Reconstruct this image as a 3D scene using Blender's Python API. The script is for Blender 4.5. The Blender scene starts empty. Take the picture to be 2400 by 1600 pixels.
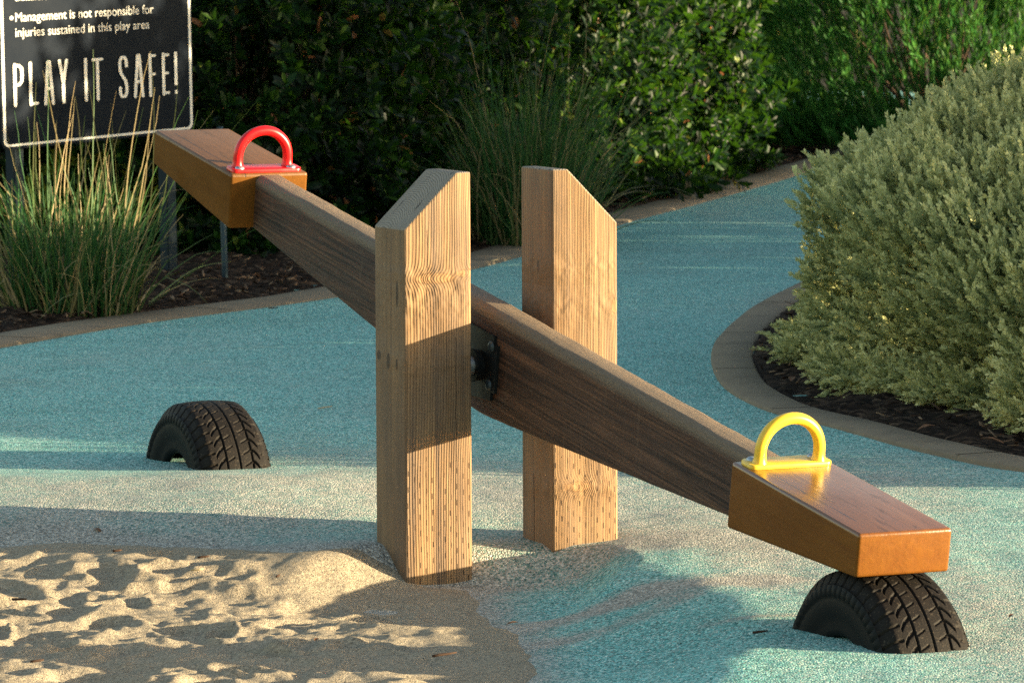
import bpy, bmesh, math, random
import numpy as np
from mathutils import Vector, Matrix

random.seed(4)
RNG = np.random.default_rng(11)
R = math.radians
scn = bpy.context.scene
COL = scn.collection

# ------------------------------------------------------------------ camera
CAM_H, CAM_PITCH, CAM_ROLL, CAM_F = 1.7166, 0.0863, -0.0044, 11669.0
cam = bpy.data.cameras.new('camera')
cam.sensor_width = 36.0
cam.lens = CAM_F / 2400 * 36
cam.clip_start, cam.clip_end = 0.1, 500
cam.dof.use_dof = True
cam.dof.focus_distance = 12.6
cam.dof.aperture_fstop = 18
camo = bpy.data.objects.new('camera', cam)
COL.objects.link(camo)
_f = Vector((0, math.cos(CAM_PITCH), -math.sin(CAM_PITCH)))
_r0 = Vector((1, 0, 0))
_u0 = _r0.cross(_f)
_r = math.cos(CAM_ROLL) * _r0 + math.sin(CAM_ROLL) * _u0
_u = -math.sin(CAM_ROLL) * _r0 + math.cos(CAM_ROLL) * _u0
_m = Matrix((_r, _u, -_f)).transposed().to_4x4()
_m.translation = (0, 0, CAM_H)
camo.matrix_world = _m
scn.camera = camo

# ------------------------------------------------------------------ light
SUN_EL = R(6.6)
SUN_AZ = R(-11.0)                       # measured from +X towards +Y
SUN = Vector((math.cos(SUN_AZ) * math.cos(SUN_EL), math.sin(SUN_AZ) * math.cos(SUN_EL), math.sin(SUN_EL)))
sun = bpy.data.lights.new('sun', 'SUN')
sun.energy = 5.0
sun.angle = R(0.5)
sun.color = (1.0, 0.83, 0.53)
suno = bpy.data.objects.new('sun', sun)
COL.objects.link(suno)
suno.rotation_euler = (-SUN).to_track_quat('-Z', 'Y').to_euler()

world = bpy.data.worlds.new('World')
scn.world = world
world.use_nodes = True
wt = world.node_tree
wt.nodes.clear()
sky = wt.nodes.new('ShaderNodeTexSky')
sky.sky_type = 'NISHITA'
sky.sun_disc = False
sky.sun_elevation = SUN_EL
sky.sun_rotation = math.atan2(SUN.x, SUN.y)
sky.air_density, sky.dust_density, sky.ozone_density = 1.0, 1.2, 0.6
bg = wt.nodes.new('ShaderNodeBackground')
bg.inputs['Strength'].default_value = 0.108
wo = wt.nodes.new('ShaderNodeOutputWorld')
wt.links.new(sky.outputs[0], bg.inputs[0])
wt.links.new(bg.outputs[0], wo.inputs[0])

vs = scn.view_settings
vs.view_transform = 'Standard'
vs.look = 'None'
vs.exposure = 1.95
vs.gamma = 1
scn.render.engine = 'CYCLES'
scn.cycles.use_denoising = False
scn.cycles.max_bounces = 6
scn.cycles.diffuse_bounces = 3
scn.cycles.glossy_bounces = 3
scn.cycles.transmission_bounces = 3
scn.cycles.transparent_max_bounces = 6
scn.cycles.sample_clamp_indirect = 6

# ------------------------------------------------------------------ pixel -> world helpers
def ray(x, y):
    d = np.array(_f) + np.array(_r) * (x - 1200) / CAM_F + np.array(_u) * (800 - y) / CAM_F
    return d
def gp(x, y, z=0.08):
    d = ray(x, y)
    t = (z - CAM_H) / d[2]
    return np.array([0, 0, CAM_H]) + d * t
def at(x, y, Y):
    d = ray(x, y)
    return np.array([0, 0, CAM_H]) + d * Y / d[1]

# ------------------------------------------------------------------ noise in numpy
def _hash(ix, iy, s):
    n = (ix.astype(np.int64) * 374761393 + iy.astype(np.int64) * 668265263 + s * 974634257) & 0xFFFFFFFF
    n = ((n ^ (n >> 13)) * 1274126177) & 0xFFFFFFFF
    n = n ^ (n >> 16)
    return (n & 0xFFFF) / 65535.0
def vnoise(x, y, s=0):
    ix, iy = np.floor(x), np.floor(y)
    fx, fy = x - ix, y - iy
    fx = fx * fx * fx * (fx * (fx * 6 - 15) + 10)
    fy = fy * fy * fy * (fy * (fy * 6 - 15) + 10)
    a, b = _hash(ix, iy, s), _hash(ix + 1, iy, s)
    c, d = _hash(ix, iy + 1, s), _hash(ix + 1, iy + 1, s)
    return (a * (1 - fx) + b * fx) * (1 - fy) + (c * (1 - fx) + d * fx) * fy
def fbm(x, y, s=0, o=4, g=0.5):
    v, a, t = 0, 1, 0
    for i in range(o):
        v = v + a * (vnoise(x * 2 ** i + i * 17.3, y * 2 ** i - i * 9.1, s + i) - 0.5)
        t += a
        a *= g
    return v / t * 2
def sstep(e0, e1, x):
    t = np.clip((x - e0) / (e1 - e0), 0, 1)
    return t * t * (3 - 2 * t)
def poly_sd(px, py, poly):
    """signed distance to a polygon, positive inside"""
    P = np.asarray(poly, float)
    best = np.full(px.shape, 1e9)
    inside = np.zeros(px.shape, bool)
    n = len(P)
    for i in range(n):
        a, b = P[i], P[(i + 1) % n]
        d = b - a
        t = np.clip(((px - a[0]) * d[0] + (py - a[1]) * d[1]) / max(d @ d, 1e-12), 0, 1)
        best = np.minimum(best, np.hypot(px - a[0] - t * d[0], py - a[1] - t * d[1]))
        c = ((a[1] > py) != (b[1] > py)) & (px < (b[0] - a[0]) * (py - a[1]) / (b[1] - a[1] + 1e-15) + a[0])
        inside ^= c
    return np.where(inside, best, -best)

# ------------------------------------------------------------------ mesh helpers
def mesh_np(name, verts, faces_flat, sizes, attrs=None, smooth=False, mats=None, midx=None):
    me = bpy.data.meshes.new(name)
    V = np.asarray(verts, np.float32)
    F = np.asarray(faces_flat, np.int32)
    S = np.asarray(sizes, np.int32)
    me.vertices.add(len(V))
    me.vertices.foreach_set('co', V.ravel())
    me.loops.add(len(F))
    me.loops.foreach_set('vertex_index', F)
    me.polygons.add(len(S))
    st = np.zeros(len(S), np.int32)
    st[1:] = np.cumsum(S)[:-1]
    me.polygons.foreach_set('loop_start', st)
    me.polygons.foreach_set('loop_total', S)
    if midx is not None:
        me.polygons.foreach_set('material_index', np.asarray(midx, np.int32))
    if smooth:
        me.polygons.foreach_set('use_smooth', np.ones(len(S), bool))
    me.update(calc_edges=True)
    for k, v in (attrs or {}).items():
        a = me.attributes.new(k, 'FLOAT', 'POINT')
        a.data.foreach_set('value', np.asarray(v, np.float32))
    for m in (mats or []):
        me.materials.append(m)
    me.validate()
    return me
def link(name, me, parent=None, loc=None, rot=None):
    o = bpy.data.objects.new(name, me)
    COL.objects.link(o)
    if parent is not None:
        o.parent = parent
    if loc is not None:
        o.location = loc
    if rot is not None:
        o.rotation_euler = rot
    return o
def tag(o, label=None, cat=None, group=None, kind=None):
    if label: o['label'] = label
    if cat: o['category'] = cat
    if group: o['group'] = group
    if kind: o['kind'] = kind
    return o
def bm_obj(name, bm, mats, parent=None, smooth=True, angle=40, loc=None, rot=None):
    me = bpy.data.meshes.new(name)
    bm.normal_update()
    bm.to_mesh(me)
    bm.free()
    for m in (mats if isinstance(mats, (list, tuple)) else [mats]):
        me.materials.append(m)
    if smooth:
        me.polygons.foreach_set('use_smooth', np.ones(len(me.polygons), bool))
        try:
            me.set_sharp_from_angle(angle=R(angle))
        except Exception:
            pass
    return link(name, me, parent, loc, rot)
def grid_mesh(name, X, Y, Z, mats, attrs=None, smooth=True):
    ny, nx = X.shape
    V = np.stack([X.ravel(), Y.ravel(), Z.ravel()], 1)
    i = np.arange((ny - 1) * (nx - 1))
    r, c = i // (nx - 1), i % (nx - 1)
    a = r * nx + c
    F = np.stack([a, a + 1, a + nx + 1, a + nx], 1).ravel()
    return mesh_np(name, V, F, np.full(len(i), 4), attrs, smooth, mats)
def tube_np(pts, rad, sides=8, closed=False):
    """tube along points; returns verts, quads flat"""
    P = np.asarray(pts, float)
    n = len(P)
    T = np.gradient(P, axis=0)
    T /= np.linalg.norm(T, axis=1)[:, None] + 1e-12
    ref = np.array([0.13, 0.31, 0.94])
    rads = np.broadcast_to(rad, (n,))
    Vs = []
    U = np.cross(T[0], ref); U /= np.linalg.norm(U)
    for i in range(n):
        U = U - T[i] * (U @ T[i]); U /= np.linalg.norm(U) + 1e-12
        W = np.cross(T[i], U)
        th = np.arange(sides) * 2 * np.pi / sides
        Vs.append(P[i] + rads[i] * (np.cos(th)[:, None] * U + np.sin(th)[:, None] * W))
    V = np.concatenate(Vs)
    F = []
    for i in range(n - 1):
        for k in range(sides):
            k2 = (k + 1) % sides
            F += [i * sides + k, i * sides + k2, (i + 1) * sides + k2, (i + 1) * sides + k]
    S = [4] * ((n - 1) * sides)
    F += list(range(sides))[::-1]; S.append(sides)
    F += list(range((n - 1) * sides, n * sides)); S.append(sides)
    return V, F, S
def join_np(parts):
    V, F, S, off = [], [], [], 0
    for v, f, s in parts:
        V.append(v); F.append(np.asarray(f) + off); S.append(np.asarray(s)); off += len(v)
    return np.concatenate(V), np.concatenate(F), np.concatenate(S)

# ------------------------------------------------------------------ material helpers
class Mat:
    def __init__(s, name, rough=0.6, spec=0.3):
        s.m = bpy.data.materials.new(name)
        s.m.use_nodes = True
        s.t = s.m.node_tree
        s.b = s.t.nodes['Principled BSDF']
        s.out = s.t.nodes['Material Output']
        s.b.inputs['Roughness'].default_value = rough
        s.b.inputs['Specular IOR Level'].default_value = spec
        s.oc = s.t.nodes.new('ShaderNodeTexCoord').outputs['Object']
    def put(s, sock, v):
        if isinstance(v, bpy.types.NodeSocket):
            s.t.links.new(v, sock)
        elif v is not None:
            if sock.type == 'RGBA' and len(v) == 3:
                v = (*v, 1)
            sock.default_value = v
    def math(s, op, a, b=None, c=None, clamp=False):
        n = s.t.nodes.new('ShaderNodeMath'); n.operation = op; n.use_clamp = clamp
        for i, v in enumerate((a, b, c)):
            if v is not None: s.put(n.inputs[i], v)
        return n.outputs[0]
    def scale(s, vec, sc, loc=(0, 0, 0)):
        n = s.t.nodes.new('ShaderNodeMapping')
        s.put(n.inputs['Vector'], vec)
        n.inputs['Scale'].default_value = sc
        n.inputs['Location'].default_value = loc
        return n.outputs[0]
    def noise(s, vec, scale=1, detail=2, rough=0.5, dist=0, color=False):
        n = s.t.nodes.new('ShaderNodeTexNoise')
        s.put(n.inputs['Vector'], vec)
        n.inputs['Scale'].default_value = scale; n.inputs['Detail'].default_value = detail
        n.inputs['Roughness'].default_value = rough; n.inputs['Distortion'].default_value = dist
        return n.outputs['Color' if color else 'Fac']
    def voro(s, vec, scale=1, out='Color', feat='F1', rand=1):
        n = s.t.nodes.new('ShaderNodeTexVoronoi'); n.feature = feat
        s.put(n.inputs['Vector'], vec)
        n.inputs['Scale'].default_value = scale; n.inputs['Randomness'].default_value = rand
        return n.outputs[out]
    def ramp(s, fac, stops, interp='LINEAR'):
        n = s.t.nodes.new('ShaderNodeValToRGB')
        s.put(n.inputs[0], fac)
        cr = n.color_ramp; cr.interpolation = interp
        while len(cr.elements) < len(stops): cr.elements.new(0.5)
        for e, (p, c) in zip(cr.elements, stops):
            e.position = p
            e.color = (*c, 1) if hasattr(c, '__len__') else (c, c, c, 1)
        return n.outputs[0]
    def mix(s, fac, a, b, mode='MIX'):
        n = s.t.nodes.new('ShaderNodeMix'); n.data_type = 'RGBA'; n.blend_type = mode
        s.put(n.inputs[0], fac); s.put(n.inputs[6], a); s.put(n.inputs[7], b)
        return n.outputs[2]
    def sep(s, vec):
        n = s.t.nodes.new('ShaderNodeSeparateXYZ'); s.put(n.inputs[0], vec); return n.outputs
    def comb(s, x, y, z):
        n = s.t.nodes.new('ShaderNodeCombineXYZ')
        for i, v in enumerate((x, y, z)): s.put(n.inputs[i], v)
        return n.outputs[0]
    def attr(s, name):
        n = s.t.nodes.new('ShaderNodeAttribute'); n.attribute_name = name; return n.outputs['Fac']
    def bump(s, h, strength=0.5, dist=0.01, normal=None):
        n = s.t.nodes.new('ShaderNodeBump')
        s.put(n.inputs['Height'], h); n.inputs['Strength'].default_value = strength
        n.inputs['Distance'].default_value = dist
        if normal is not None: s.put(n.inputs['Normal'], normal)
        return n.outputs[0]
    def set(s, **k):
        names = dict(color='Base Color', rough='Roughness', normal='Normal', metal='Metallic', spec='Specular IOR Level', coat='Coat Weight', coat_rough='Coat Roughness')
        for a, v in k.items(): s.put(s.b.inputs[names[a]], v)
        return s
    def translucent(s, color, fac):
        n = s.t.nodes.new('ShaderNodeBsdfTranslucent'); s.put(n.inputs['Color'], color)
        mx = s.t.nodes.new('ShaderNodeMixShader'); s.put(mx.inputs[0], fac)
        s.t.links.new(s.b.outputs[0], mx.inputs[1]); s.t.links.new(n.outputs[0], mx.inputs[2])
        s.t.links.new(mx.outputs[0], s.out.inputs[0])
        return s

def plain(name, c, rough=0.5, spec=0.4, metal=0.0, var=0.12, scale=30):
    m = Mat(name, rough, spec)
    n = m.noise(m.oc, scale, 4, 0.6)
    m.set(color=m.mix(n, tuple(x * (1 - var) for x in c), tuple(min(1, x * (1 + var)) for x in c)), metal=metal,
          rough=m.math('MULTIPLY_ADD', n, 0.25, rough - 0.12))
    return m.m

# ------------------------------------------------------------------ ground materials
def mat_rubber():
    m = Mat('rubber_granules', 0.85, 0.25)
    g = m.voro(m.oc, 185, 'Color')
    gs = m.sep(g)
    gd = m.voro(m.oc, 185, 'Distance')
    big = m.noise(m.oc, 1.3, 4, 0.6)
    mid = m.noise(m.oc, 9, 3, 0.6)
    c = m.ramp(gs[0], [(0, (0.06, 0.27, 0.245)), (0.3, (0.19, 0.50, 0.445)), (0.7, (0.32, 0.62, 0.55)), (0.88, (0.52, 0.70, 0.61)), (1, (0.76, 0.78, 0.66))])
    c = m.mix(1.0, c, m.ramp(gs[1], [(0, 0.35), (0.5, 1.0), (1, 1.55)]), 'MULTIPLY')
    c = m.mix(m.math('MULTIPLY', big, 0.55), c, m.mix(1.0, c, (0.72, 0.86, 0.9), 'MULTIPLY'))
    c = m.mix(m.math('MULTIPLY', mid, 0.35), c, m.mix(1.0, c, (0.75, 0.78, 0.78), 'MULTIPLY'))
    dust_sun_tint = m.attr('dust_sun_tint')
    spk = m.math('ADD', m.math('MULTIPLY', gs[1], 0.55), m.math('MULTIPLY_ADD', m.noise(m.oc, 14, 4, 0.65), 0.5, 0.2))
    k = m.math('MULTIPLY', m.math('SUBTRACT', m.math('MULTIPLY_ADD', dust_sun_tint, 1.5, spk), 1.12), 2.2, clamp=True)
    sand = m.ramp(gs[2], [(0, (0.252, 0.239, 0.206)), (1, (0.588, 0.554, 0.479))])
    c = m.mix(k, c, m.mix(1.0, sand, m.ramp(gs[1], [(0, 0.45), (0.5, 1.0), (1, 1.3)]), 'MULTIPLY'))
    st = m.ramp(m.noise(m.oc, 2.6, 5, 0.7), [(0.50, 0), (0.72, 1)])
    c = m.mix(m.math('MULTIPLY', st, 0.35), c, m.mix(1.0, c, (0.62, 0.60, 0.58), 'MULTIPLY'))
    h = m.math('SUBTRACT', 1.0, gd)
    h2 = m.math('ADD', m.math('MULTIPLY', h, 0.6), m.math('MULTIPLY', gs[1], 0.5))
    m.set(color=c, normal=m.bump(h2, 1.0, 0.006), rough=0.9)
    return m.m
def mat_sand():
    m = Mat('pale_sand', 0.95, 0.15)
    n = m.noise(m.oc, 260, 3, 0.7)
    n2 = m.noise(m.oc, 7, 4, 0.6)
    grains = m.voro(m.oc, 420, 'Color')
    gs = m.sep(grains)
    c = m.mix(n2, (0.410, 0.335, 0.240), (0.540, 0.450, 0.330))
    c = m.mix(m.math('MULTIPLY', gs[0], 0.6), c, (0.27, 0.215, 0.15))
    gl = m.sep(m.voro(m.oc, 190, 'Color'))
    c = m.mix(1.0, c, m.ramp(gl[0], [(0, 0.72), (1, 1.22)]), 'MULTIPLY')
    c = m.mix(m.math('GREATER_THAN', gs[1], 0.965), c, (0.08, 0.07, 0.06))
    hh = m.math('ADD', n, m.math('MULTIPLY', m.noise(m.oc, 60, 3, 0.6), 1.2))
    m.set(color=c, normal=m.bump(hh, 0.9, 0.008))
    return m.m
def mat_mulch():
    m = Mat('bark_mulch_soil', 0.95, 0.1)
    v = m.sep(m.voro(m.scale(m.oc, (30, 55, 30)), 1, 'Color'))
    n = m.noise(m.oc, 40, 5, 0.7)
    c = m.ramp(v[0], [(0, (0.010, 0.007, 0.005)), (0.5, (0.026, 0.016, 0.011)), (0.85, (0.06, 0.037, 0.024)), (1, (0.13, 0.085, 0.055))])
    m.set(color=c, normal=m.bump(m.math('ADD', n, v[1]), 1.0, 0.02))
    return m.m
def mat_concrete():
    m = Mat('beige_concrete', 0.9, 0.2)
    n = m.noise(m.oc, 90, 5, 0.7)
    n2 = m.noise(m.oc, 2.2, 4, 0.6)
    c = m.mix(n2, (0.22, 0.165, 0.11), (0.31, 0.24, 0.16))
    c = m.mix(m.math('MULTIPLY', n, 0.5), c, (0.17, 0.13, 0.09))
    c = m.mix(m.math('MULTIPLY', m.ramp(m.noise(m.oc, 6, 5, 0.7), [(0.5, 0), (0.7, 1)]), 0.5), c, (0.12, 0.095, 0.07))
    m.set(color=c, normal=m.bump(n, 0.5, 0.004))
    return m.m

M_RUBBER, M_SAND, M_MULCH, M_CONC = mat_rubber(), mat_sand(), mat_mulch(), mat_concrete()
M_SOIL = plain('dry_soil', (0.06, 0.045, 0.03), 0.95, 0.1, var=0.5, scale=3)

# ------------------------------------------------------------------ ground layout
G = 0.08
SC = np.array([-0.0398, 12.9517])           # seesaw centre
YAW = 0.441
SAND_POLY = [(-2.6, 13.05), (-1.40, 13.10), (-1.14, 13.12), (-0.875, 13.02), (-0.73, 12.93), (-0.56, 12.84), (-0.36, 12.78), (-0.24, 12.78),
             (-0.10, 12.70), (-0.06, 12.40), (0.0, 11.80), (0.03, 11.40), (0.08, 10.80), (0.10, 10.2), (0.1, 9.0), (-2.6, 9.0)]
def bowl(x, y):
    u = x + 0.10
    q = np.hypot(u / np.where(u > 0, 0.42, 0.60), (y - 12.45 - 0.30 * u) / 0.56)
    return 1 - sstep(0.58, 1.0, q + 0.06 * fbm(x * 4, y * 3, 71, 2))
def rubber_h(x, y):
    near = np.exp(-(((x - 0.2) / 2.6) ** 2 + ((y - 12.5) / 3.0) ** 2))
    h = G - 0.099 * bowl(x, y) - 0.012 * np.exp(-(((x - 0.12) / 0.28) ** 2 + ((y - 12.95) / 0.28) ** 2))
    h = h - 0.035 * sstep(-0.3, -0.9, x) * sstep(13.6, 13.0, y) + 0.038 * sstep(-0.1, -0.9, x) * sstep(13.0, 13.5, y) * sstep(14.7, 14.0, y)
    xe = 0.50 + 0.10 * np.sin((y - 10.6) * 1.9) + 0.05 * fbm(x * 2, y * 2.5, 77, 2)
    pit = 0.085 * sstep(xe, xe - 0.46, x) * sstep(12.75, 12.15, y + 0.25 * x)
    h = h - pit * (1 - 0.75 * bowl(x, y))
    h = h + near * (0.008 * fbm(x * 1.6, y * 1.3, 3, 3) + 0.0035 * fbm(x * 9, y * 7, 9, 3))
    return h + 0.006 * fbm(x * 0.5, y * 0.5, 21, 2)

def build_ground():
    # rubber play surface: fine where the seesaw stands, coarse beyond
    xs = np.concatenate([np.linspace(-9, -2.2, 18)[:-1], np.arange(-2.2, 2.2, 0.02), np.linspace(2.2, 9, 18)])
    ys = np.concatenate([np.linspace(1, 9.8, 12)[:-1], np.arange(9.8, 16.2, 0.02), np.linspace(16.2, 45, 140)])
    X, Y = np.meshgrid(xs, ys)
    Z = rubber_h(X, Y)
    sd = poly_sd(X, Y, SAND_POLY)
    dust_sun_tint = 0.50 * sstep(-0.20, 0.05, sd) + 0.24 * np.exp(-(((X - 0.25) / 1.5) ** 2 + ((Y - 13.2) / 1.5) ** 2)) + 0.22 * np.exp(-(((X + 0.6) / 1.2) ** 2 + ((Y - 14.5) / 0.6) ** 2)) + 0.13 + 0.18 * sstep(14.6, 13.9, Y)  # sand dust near its edge, plus cream painted in for sunlight on the front
    for (ax, ay, bx, by, wd, am) in ((0.0, 11.9, 0.33, 12.16, 0.06, 0.42), (0.30, 12.1, 0.62, 12.1, 0.10, 0.5), (0.02, 11.6, 0.42, 11.95, 0.05, 0.36), (0.45, 11.5, 0.75, 11.5, 0.05, 0.3)):
        t = np.clip(((X - ax) * (bx - ax) + (Y - ay) * (by - ay)) / ((bx - ax) ** 2 + (by - ay) ** 2), 0, 1)
        dd = np.hypot(X - ax - t * (bx - ax), Y - ay - t * (by - ay)) + 0.03 * fbm(X * 6, Y * 5, 91, 3)
        dust_sun_tint = dust_sun_tint + am * np.exp(-(dd / wd) ** 2)
    dust_sun_tint = dust_sun_tint - 0.30 * sstep(-0.25, 0.0, X) * sstep(0.65, 0.35, X) * sstep(12.85, 12.6, Y) * (1 - 0.4 * sstep(0.0, 0.06, sd)) + 0.22 * fbm(X * 1.7, Y * 1.1, 40, 4)  # cream taken out of the pit so its shade is coloured teal
    o = link('rubber_surface', grid_mesh('rubber_surface', X, Y, Z, [M_RUBBER], {'dust_sun_tint': np.clip(dust_sun_tint, 0, 1).ravel()}))
    tag(o, kind='structure')
    # sand
    xs = np.arange(-2.3, 0.75, 0.0085)
    ys = np.arange(9.6, 13.9, 0.0105)
    X, Y = np.meshgrid(xs, ys)
    base = rubber_h(X, Y)
    sd = poly_sd(X, Y, SAND_POLY) + 0.05 * fbm(X * 5, Y * 4, 60, 4)
    inn = sstep(-0.03, 0.40, sd)
    lift = -0.010 + 0.014 * sstep(-0.06, 0.05, sd) + 0.022 * inn * sstep(-0.28, -0.95, X)
    # undulations and trodden hollows, elongated a little across the slope
    b = 0.010 * fbm(X * 4.2, Y * 3.2, 5, 2) + 0.010 * (1 - np.abs(fbm(X * 6.0, Y * 5.0, 15, 2)) * 2.0) + 0.010 * fbm(X * 13, Y * 10, 8, 2) + 0.005 * fbm(X * 31, Y * 25, 18, 2)
    rg = np.random.default_rng(5)
    for i in range(260):
        cx, cy = rg.uniform(-2.2, 0.3), rg.uniform(9.8, 13.5)
        a, wd, ln = rg.uniform(0, 3.14), rg.uniform(0.025, 0.06), rg.uniform(0.04, 0.12)
        dx, dy = X - cx, Y - cy
        u, v = dx * math.cos(a) + dy * math.sin(a), -dx * math.sin(a) + dy * math.cos(a)
        q = np.sqrt((u / ln) ** 2 + (v / wd) ** 2)
        dep = rg.uniform(0.006, 0.017)
        b = b - dep * np.exp(-q ** 2 * 1.4) + dep * 0.62 * np.exp(-((q - 1.35) / 0.36) ** 2)
    lowx = 0.40 + 0.60 * sstep(0.0, -0.5, X)
    Z = base + lift + inn * b * lowx
    # sand banked against the front post
    Z = Z + 0.004 * np.exp(-(((X + 0.42) / 0.12) ** 2 + ((Y - 12.80) / 0.14) ** 2)) * inn
    o = link('sand', grid_mesh('sand', X, Y, Z, [M_SAND]))
    tag(o, kind='structure')
    # far ground under and beyond everything
    bm = bmesh.new()
    bmesh.ops.create_grid(bm, x_segments=2, y_segments=2, size=200)
    for v in bm.verts: v.co.z = -0.22
    tag(bm_obj('ground', bm, M_SOIL, smooth=False), kind='structure')

KERB_F = [(-4.6, 12.6), (-3.2, 15.4), (-2.45, 17.4), (-1.927, 18.75), (-1.51, 19.70), (-0.763, 21.05), (-0.18, 22.72), (0.556, 25.87), (1.032, 27.69), (1.626, 30.14), (2.6, 34.2), (3.6, 38)]
KERB_R = [(1.9, 24.5), (1.45, 22.6), (1.10, 21.0), (0.93, 20.05), (0.79, 19.0), (0.735, 18.3), (0.715, 17.6), (0.73, 17.0), (0.79, 16.45), (0.875, 16.05), (1.0, 15.72), (1.134, 15.30), (1.266, 14.93), (1.38, 14.64), (1.50, 14.44), (1.75, 14.12), (2.2, 13.7), (3.0, 13.2), (4.2, 12.8)]
def resample(P, step):
    P = np.asarray(P, float)
    # Catmull-Rom smoothing
    Q = np.vstack([2 * P[0] - P[1], P, 2 * P[-1] - P[-2]])
    out = []
    for i in range(1, len(Q) - 2):
        p0, p1, p2, p3 = Q[i - 1:i + 3]
        n = max(2, int(np.linalg.norm(p2 - p1) / step))
        for t in np.arange(n) / n:
            out.append(0.5 * ((2 * p1) + (-p0 + p2) * t + (2 * p0 - 5 * p1 + 4 * p2 - p3) * t ** 2 + (-p0 + 3 * p1 - 3 * p2 + p3) * t ** 3))
    out.append(P[-1])
    return np.array(out)
def offset(P, d):
    T = np.gradient(P, axis=0)
    T /= np.linalg.norm(T, axis=1)[:, None]
    return P + np.stack([-T[:, 1], T[:, 0]], 1) * d
def build_kerb(P, width, side):
    C = resample(P, 0.12)
    n = len(C)
    prof = [(0.0, -0.12), (0.0, 0.006), (0.010, 0.014), (width - 0.012, 0.016), (width, 0.006), (width, -0.12)]
    V = []
    for (o, z) in prof:
        Q = offset(C, side * o)
        zz = np.full(n, G + z)
        zz = zz + 0.002 * fbm(Q[:, 0] * 3, Q[:, 1] * 3, 4, 2)
        V.append(np.column_stack([Q, zz]))
    V = np.stack(V, 1).reshape(-1, 3)
    k = len(prof)
    F, S = [], []
    for i in range(n - 1):
        for j in range(k - 1):
            q = [i * k + j, i * k + j + 1, (i + 1) * k + j + 1, (i + 1) * k + j]
            F += q if side > 0 else q[::-1]
            S.append(4)
    o = link('kerb', mesh_np('kerb', V, F, S, mats=[M_CONC]))
    tag(o, kind='structure')
    # joints: narrow dark grooves
    parts = []
    s = np.concatenate([[0], np.cumsum(np.linalg.norm(np.diff(C, axis=0), axis=1))])
    A, B = offset(C, side * -0.002), offset(C, side * (width + 0.002))
    for L in np.arange(0.9, s[-1], 1.5):
        i = int(np.searchsorted(s, L))
        if i >= n - 1: break
        a = np.array([*A[i], G + 0.0155]); b = np.array([*B[i], G + 0.0175])
        d = np.array([*(C[i + 1] - C[i]), 0]); d = d / np.linalg.norm(d) * 0.004
        parts.append((np.array([a - d, a + d, b + d, b - d]), [0, 1, 2, 3], [4]))
    V, F, S = join_np(parts)
    g = link('kerb_joint', mesh_np('kerb_joint', V, F, S, mats=[M_SOIL]), o)
    return C

def build_beds():
    C1 = build_kerb(KERB_F, 0.25, +1)
    C2 = build_kerb(KERB_R, 0.155, +1)
    e1, e2 = offset(C1, 0.235), offset(C2, 0.14)
    polyL = [tuple(p) for p in e1] + [(3.0, 60), (-12, 60), (-12, 12)]
    polyR = [tuple(p) for p in e2[::-1]] + [(1.9, 30.0), (2.9, 34.0), (12, 34), (12, 10)]
    polyR = [tuple(p) for p in e2] + [(9, 12), (9, 30), (3.0, 26)]
    for name, poly, (x0, x1, y0, y1) in (('mulch_bed', polyL, (-4.5, 4.0, 15, 40)), ('mulch_bed', polyR, (0.6, 5, 13, 26))):
        xs = np.arange(x0, x1, 0.035); ys = np.arange(y0, y1, 0.05)
        X, Y = np.meshgrid(xs, ys)
        sd = poly_sd(X, Y, poly)
        Z = G - 0.13 + 0.145 * sstep(-0.06, 0.02, sd) + 0.03 * sstep(0.0, 0.6, sd) + sstep(0, 0.1, sd) * (0.03 * fbm(X * 5, Y * 4, 33, 4) + 0.02 * fbm(X * 22, Y * 16, 35, 2))
        tag(link(name, grid_mesh(name, X, Y, Z, [M_MULCH])), kind='structure')
    # loose bark chips
    rg = np.random.default_rng(8)
    parts = []
    N = 5200
    for k in range(N):
        right = k % 9 == 0
        e = e2 if right else e1
        i = rg.integers(0, len(e) - 1)
        d = abs(rg.normal(0, 0.45)) + 0.02
        T = e[i + 1] - e[i]; T /= np.linalg.norm(T)
        p = e[i] + T * rg.uniform(0, .12) + np.array([-T[1], T[0]]) * d
        l, w, h = rg.uniform(0.015, 0.06), rg.uniform(0.006, 0.016), rg.uniform(0.003, 0.007)
        a, ti, ro = rg.uniform(0, 6.28), rg.uniform(-0.5, 0.5), rg.uniform(-.6, .6)
        bx = np.array([[-l, -w, 0], [l * rg.uniform(.6, 1), -w * .7, 0], [l, w * .8, 0], [-l * .8, w, 0], [-l, -w, h], [l * .8, -w * .7, h], [l, w * .8, h], [-l * .8, w, h]]) * 0.5
        M = np.array(Matrix.Rotation(a, 3, 'Z') @ Matrix.Rotation(ti, 3, 'Y') @ Matrix.Rotation(ro, 3, 'X'))
        z = G + 0.03 + 0.03 * min(d / .6, 1) + rg.uniform(-.008, .012)
        bx = bx @ M.T + np.array([p[0], p[1], z])
        parts.append((bx, [3, 2, 1, 0, 4, 5, 6, 7, 0, 1, 5, 4, 1, 2, 6, 5, 2, 3, 7, 6, 3, 0, 4, 7], [4] * 6))
    V, F, S = join_np(parts)
    tone = np.repeat(rg.uniform(0, 1, N) ** 1.5, 8)
    m = Mat('bark_chip', 0.9, 0.15)
    c = m.ramp(m.attr('tone'), [(0, (0.02, 0.012, 0.008)), (0.55, (0.07, 0.04, 0.025)), (0.85, (0.18, 0.115, 0.07)), (1, (0.36, 0.25, 0.16))])
    m.set(color=c)
    o = link('bark_chips', mesh_np('bark_chips', V, F, S, {'tone': tone}, mats=[m.m]))
    tag(o, 'loose brown bark chips scattered over the planting beds', 'bark chips', kind='stuff')

build_ground()
build_beds()

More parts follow.
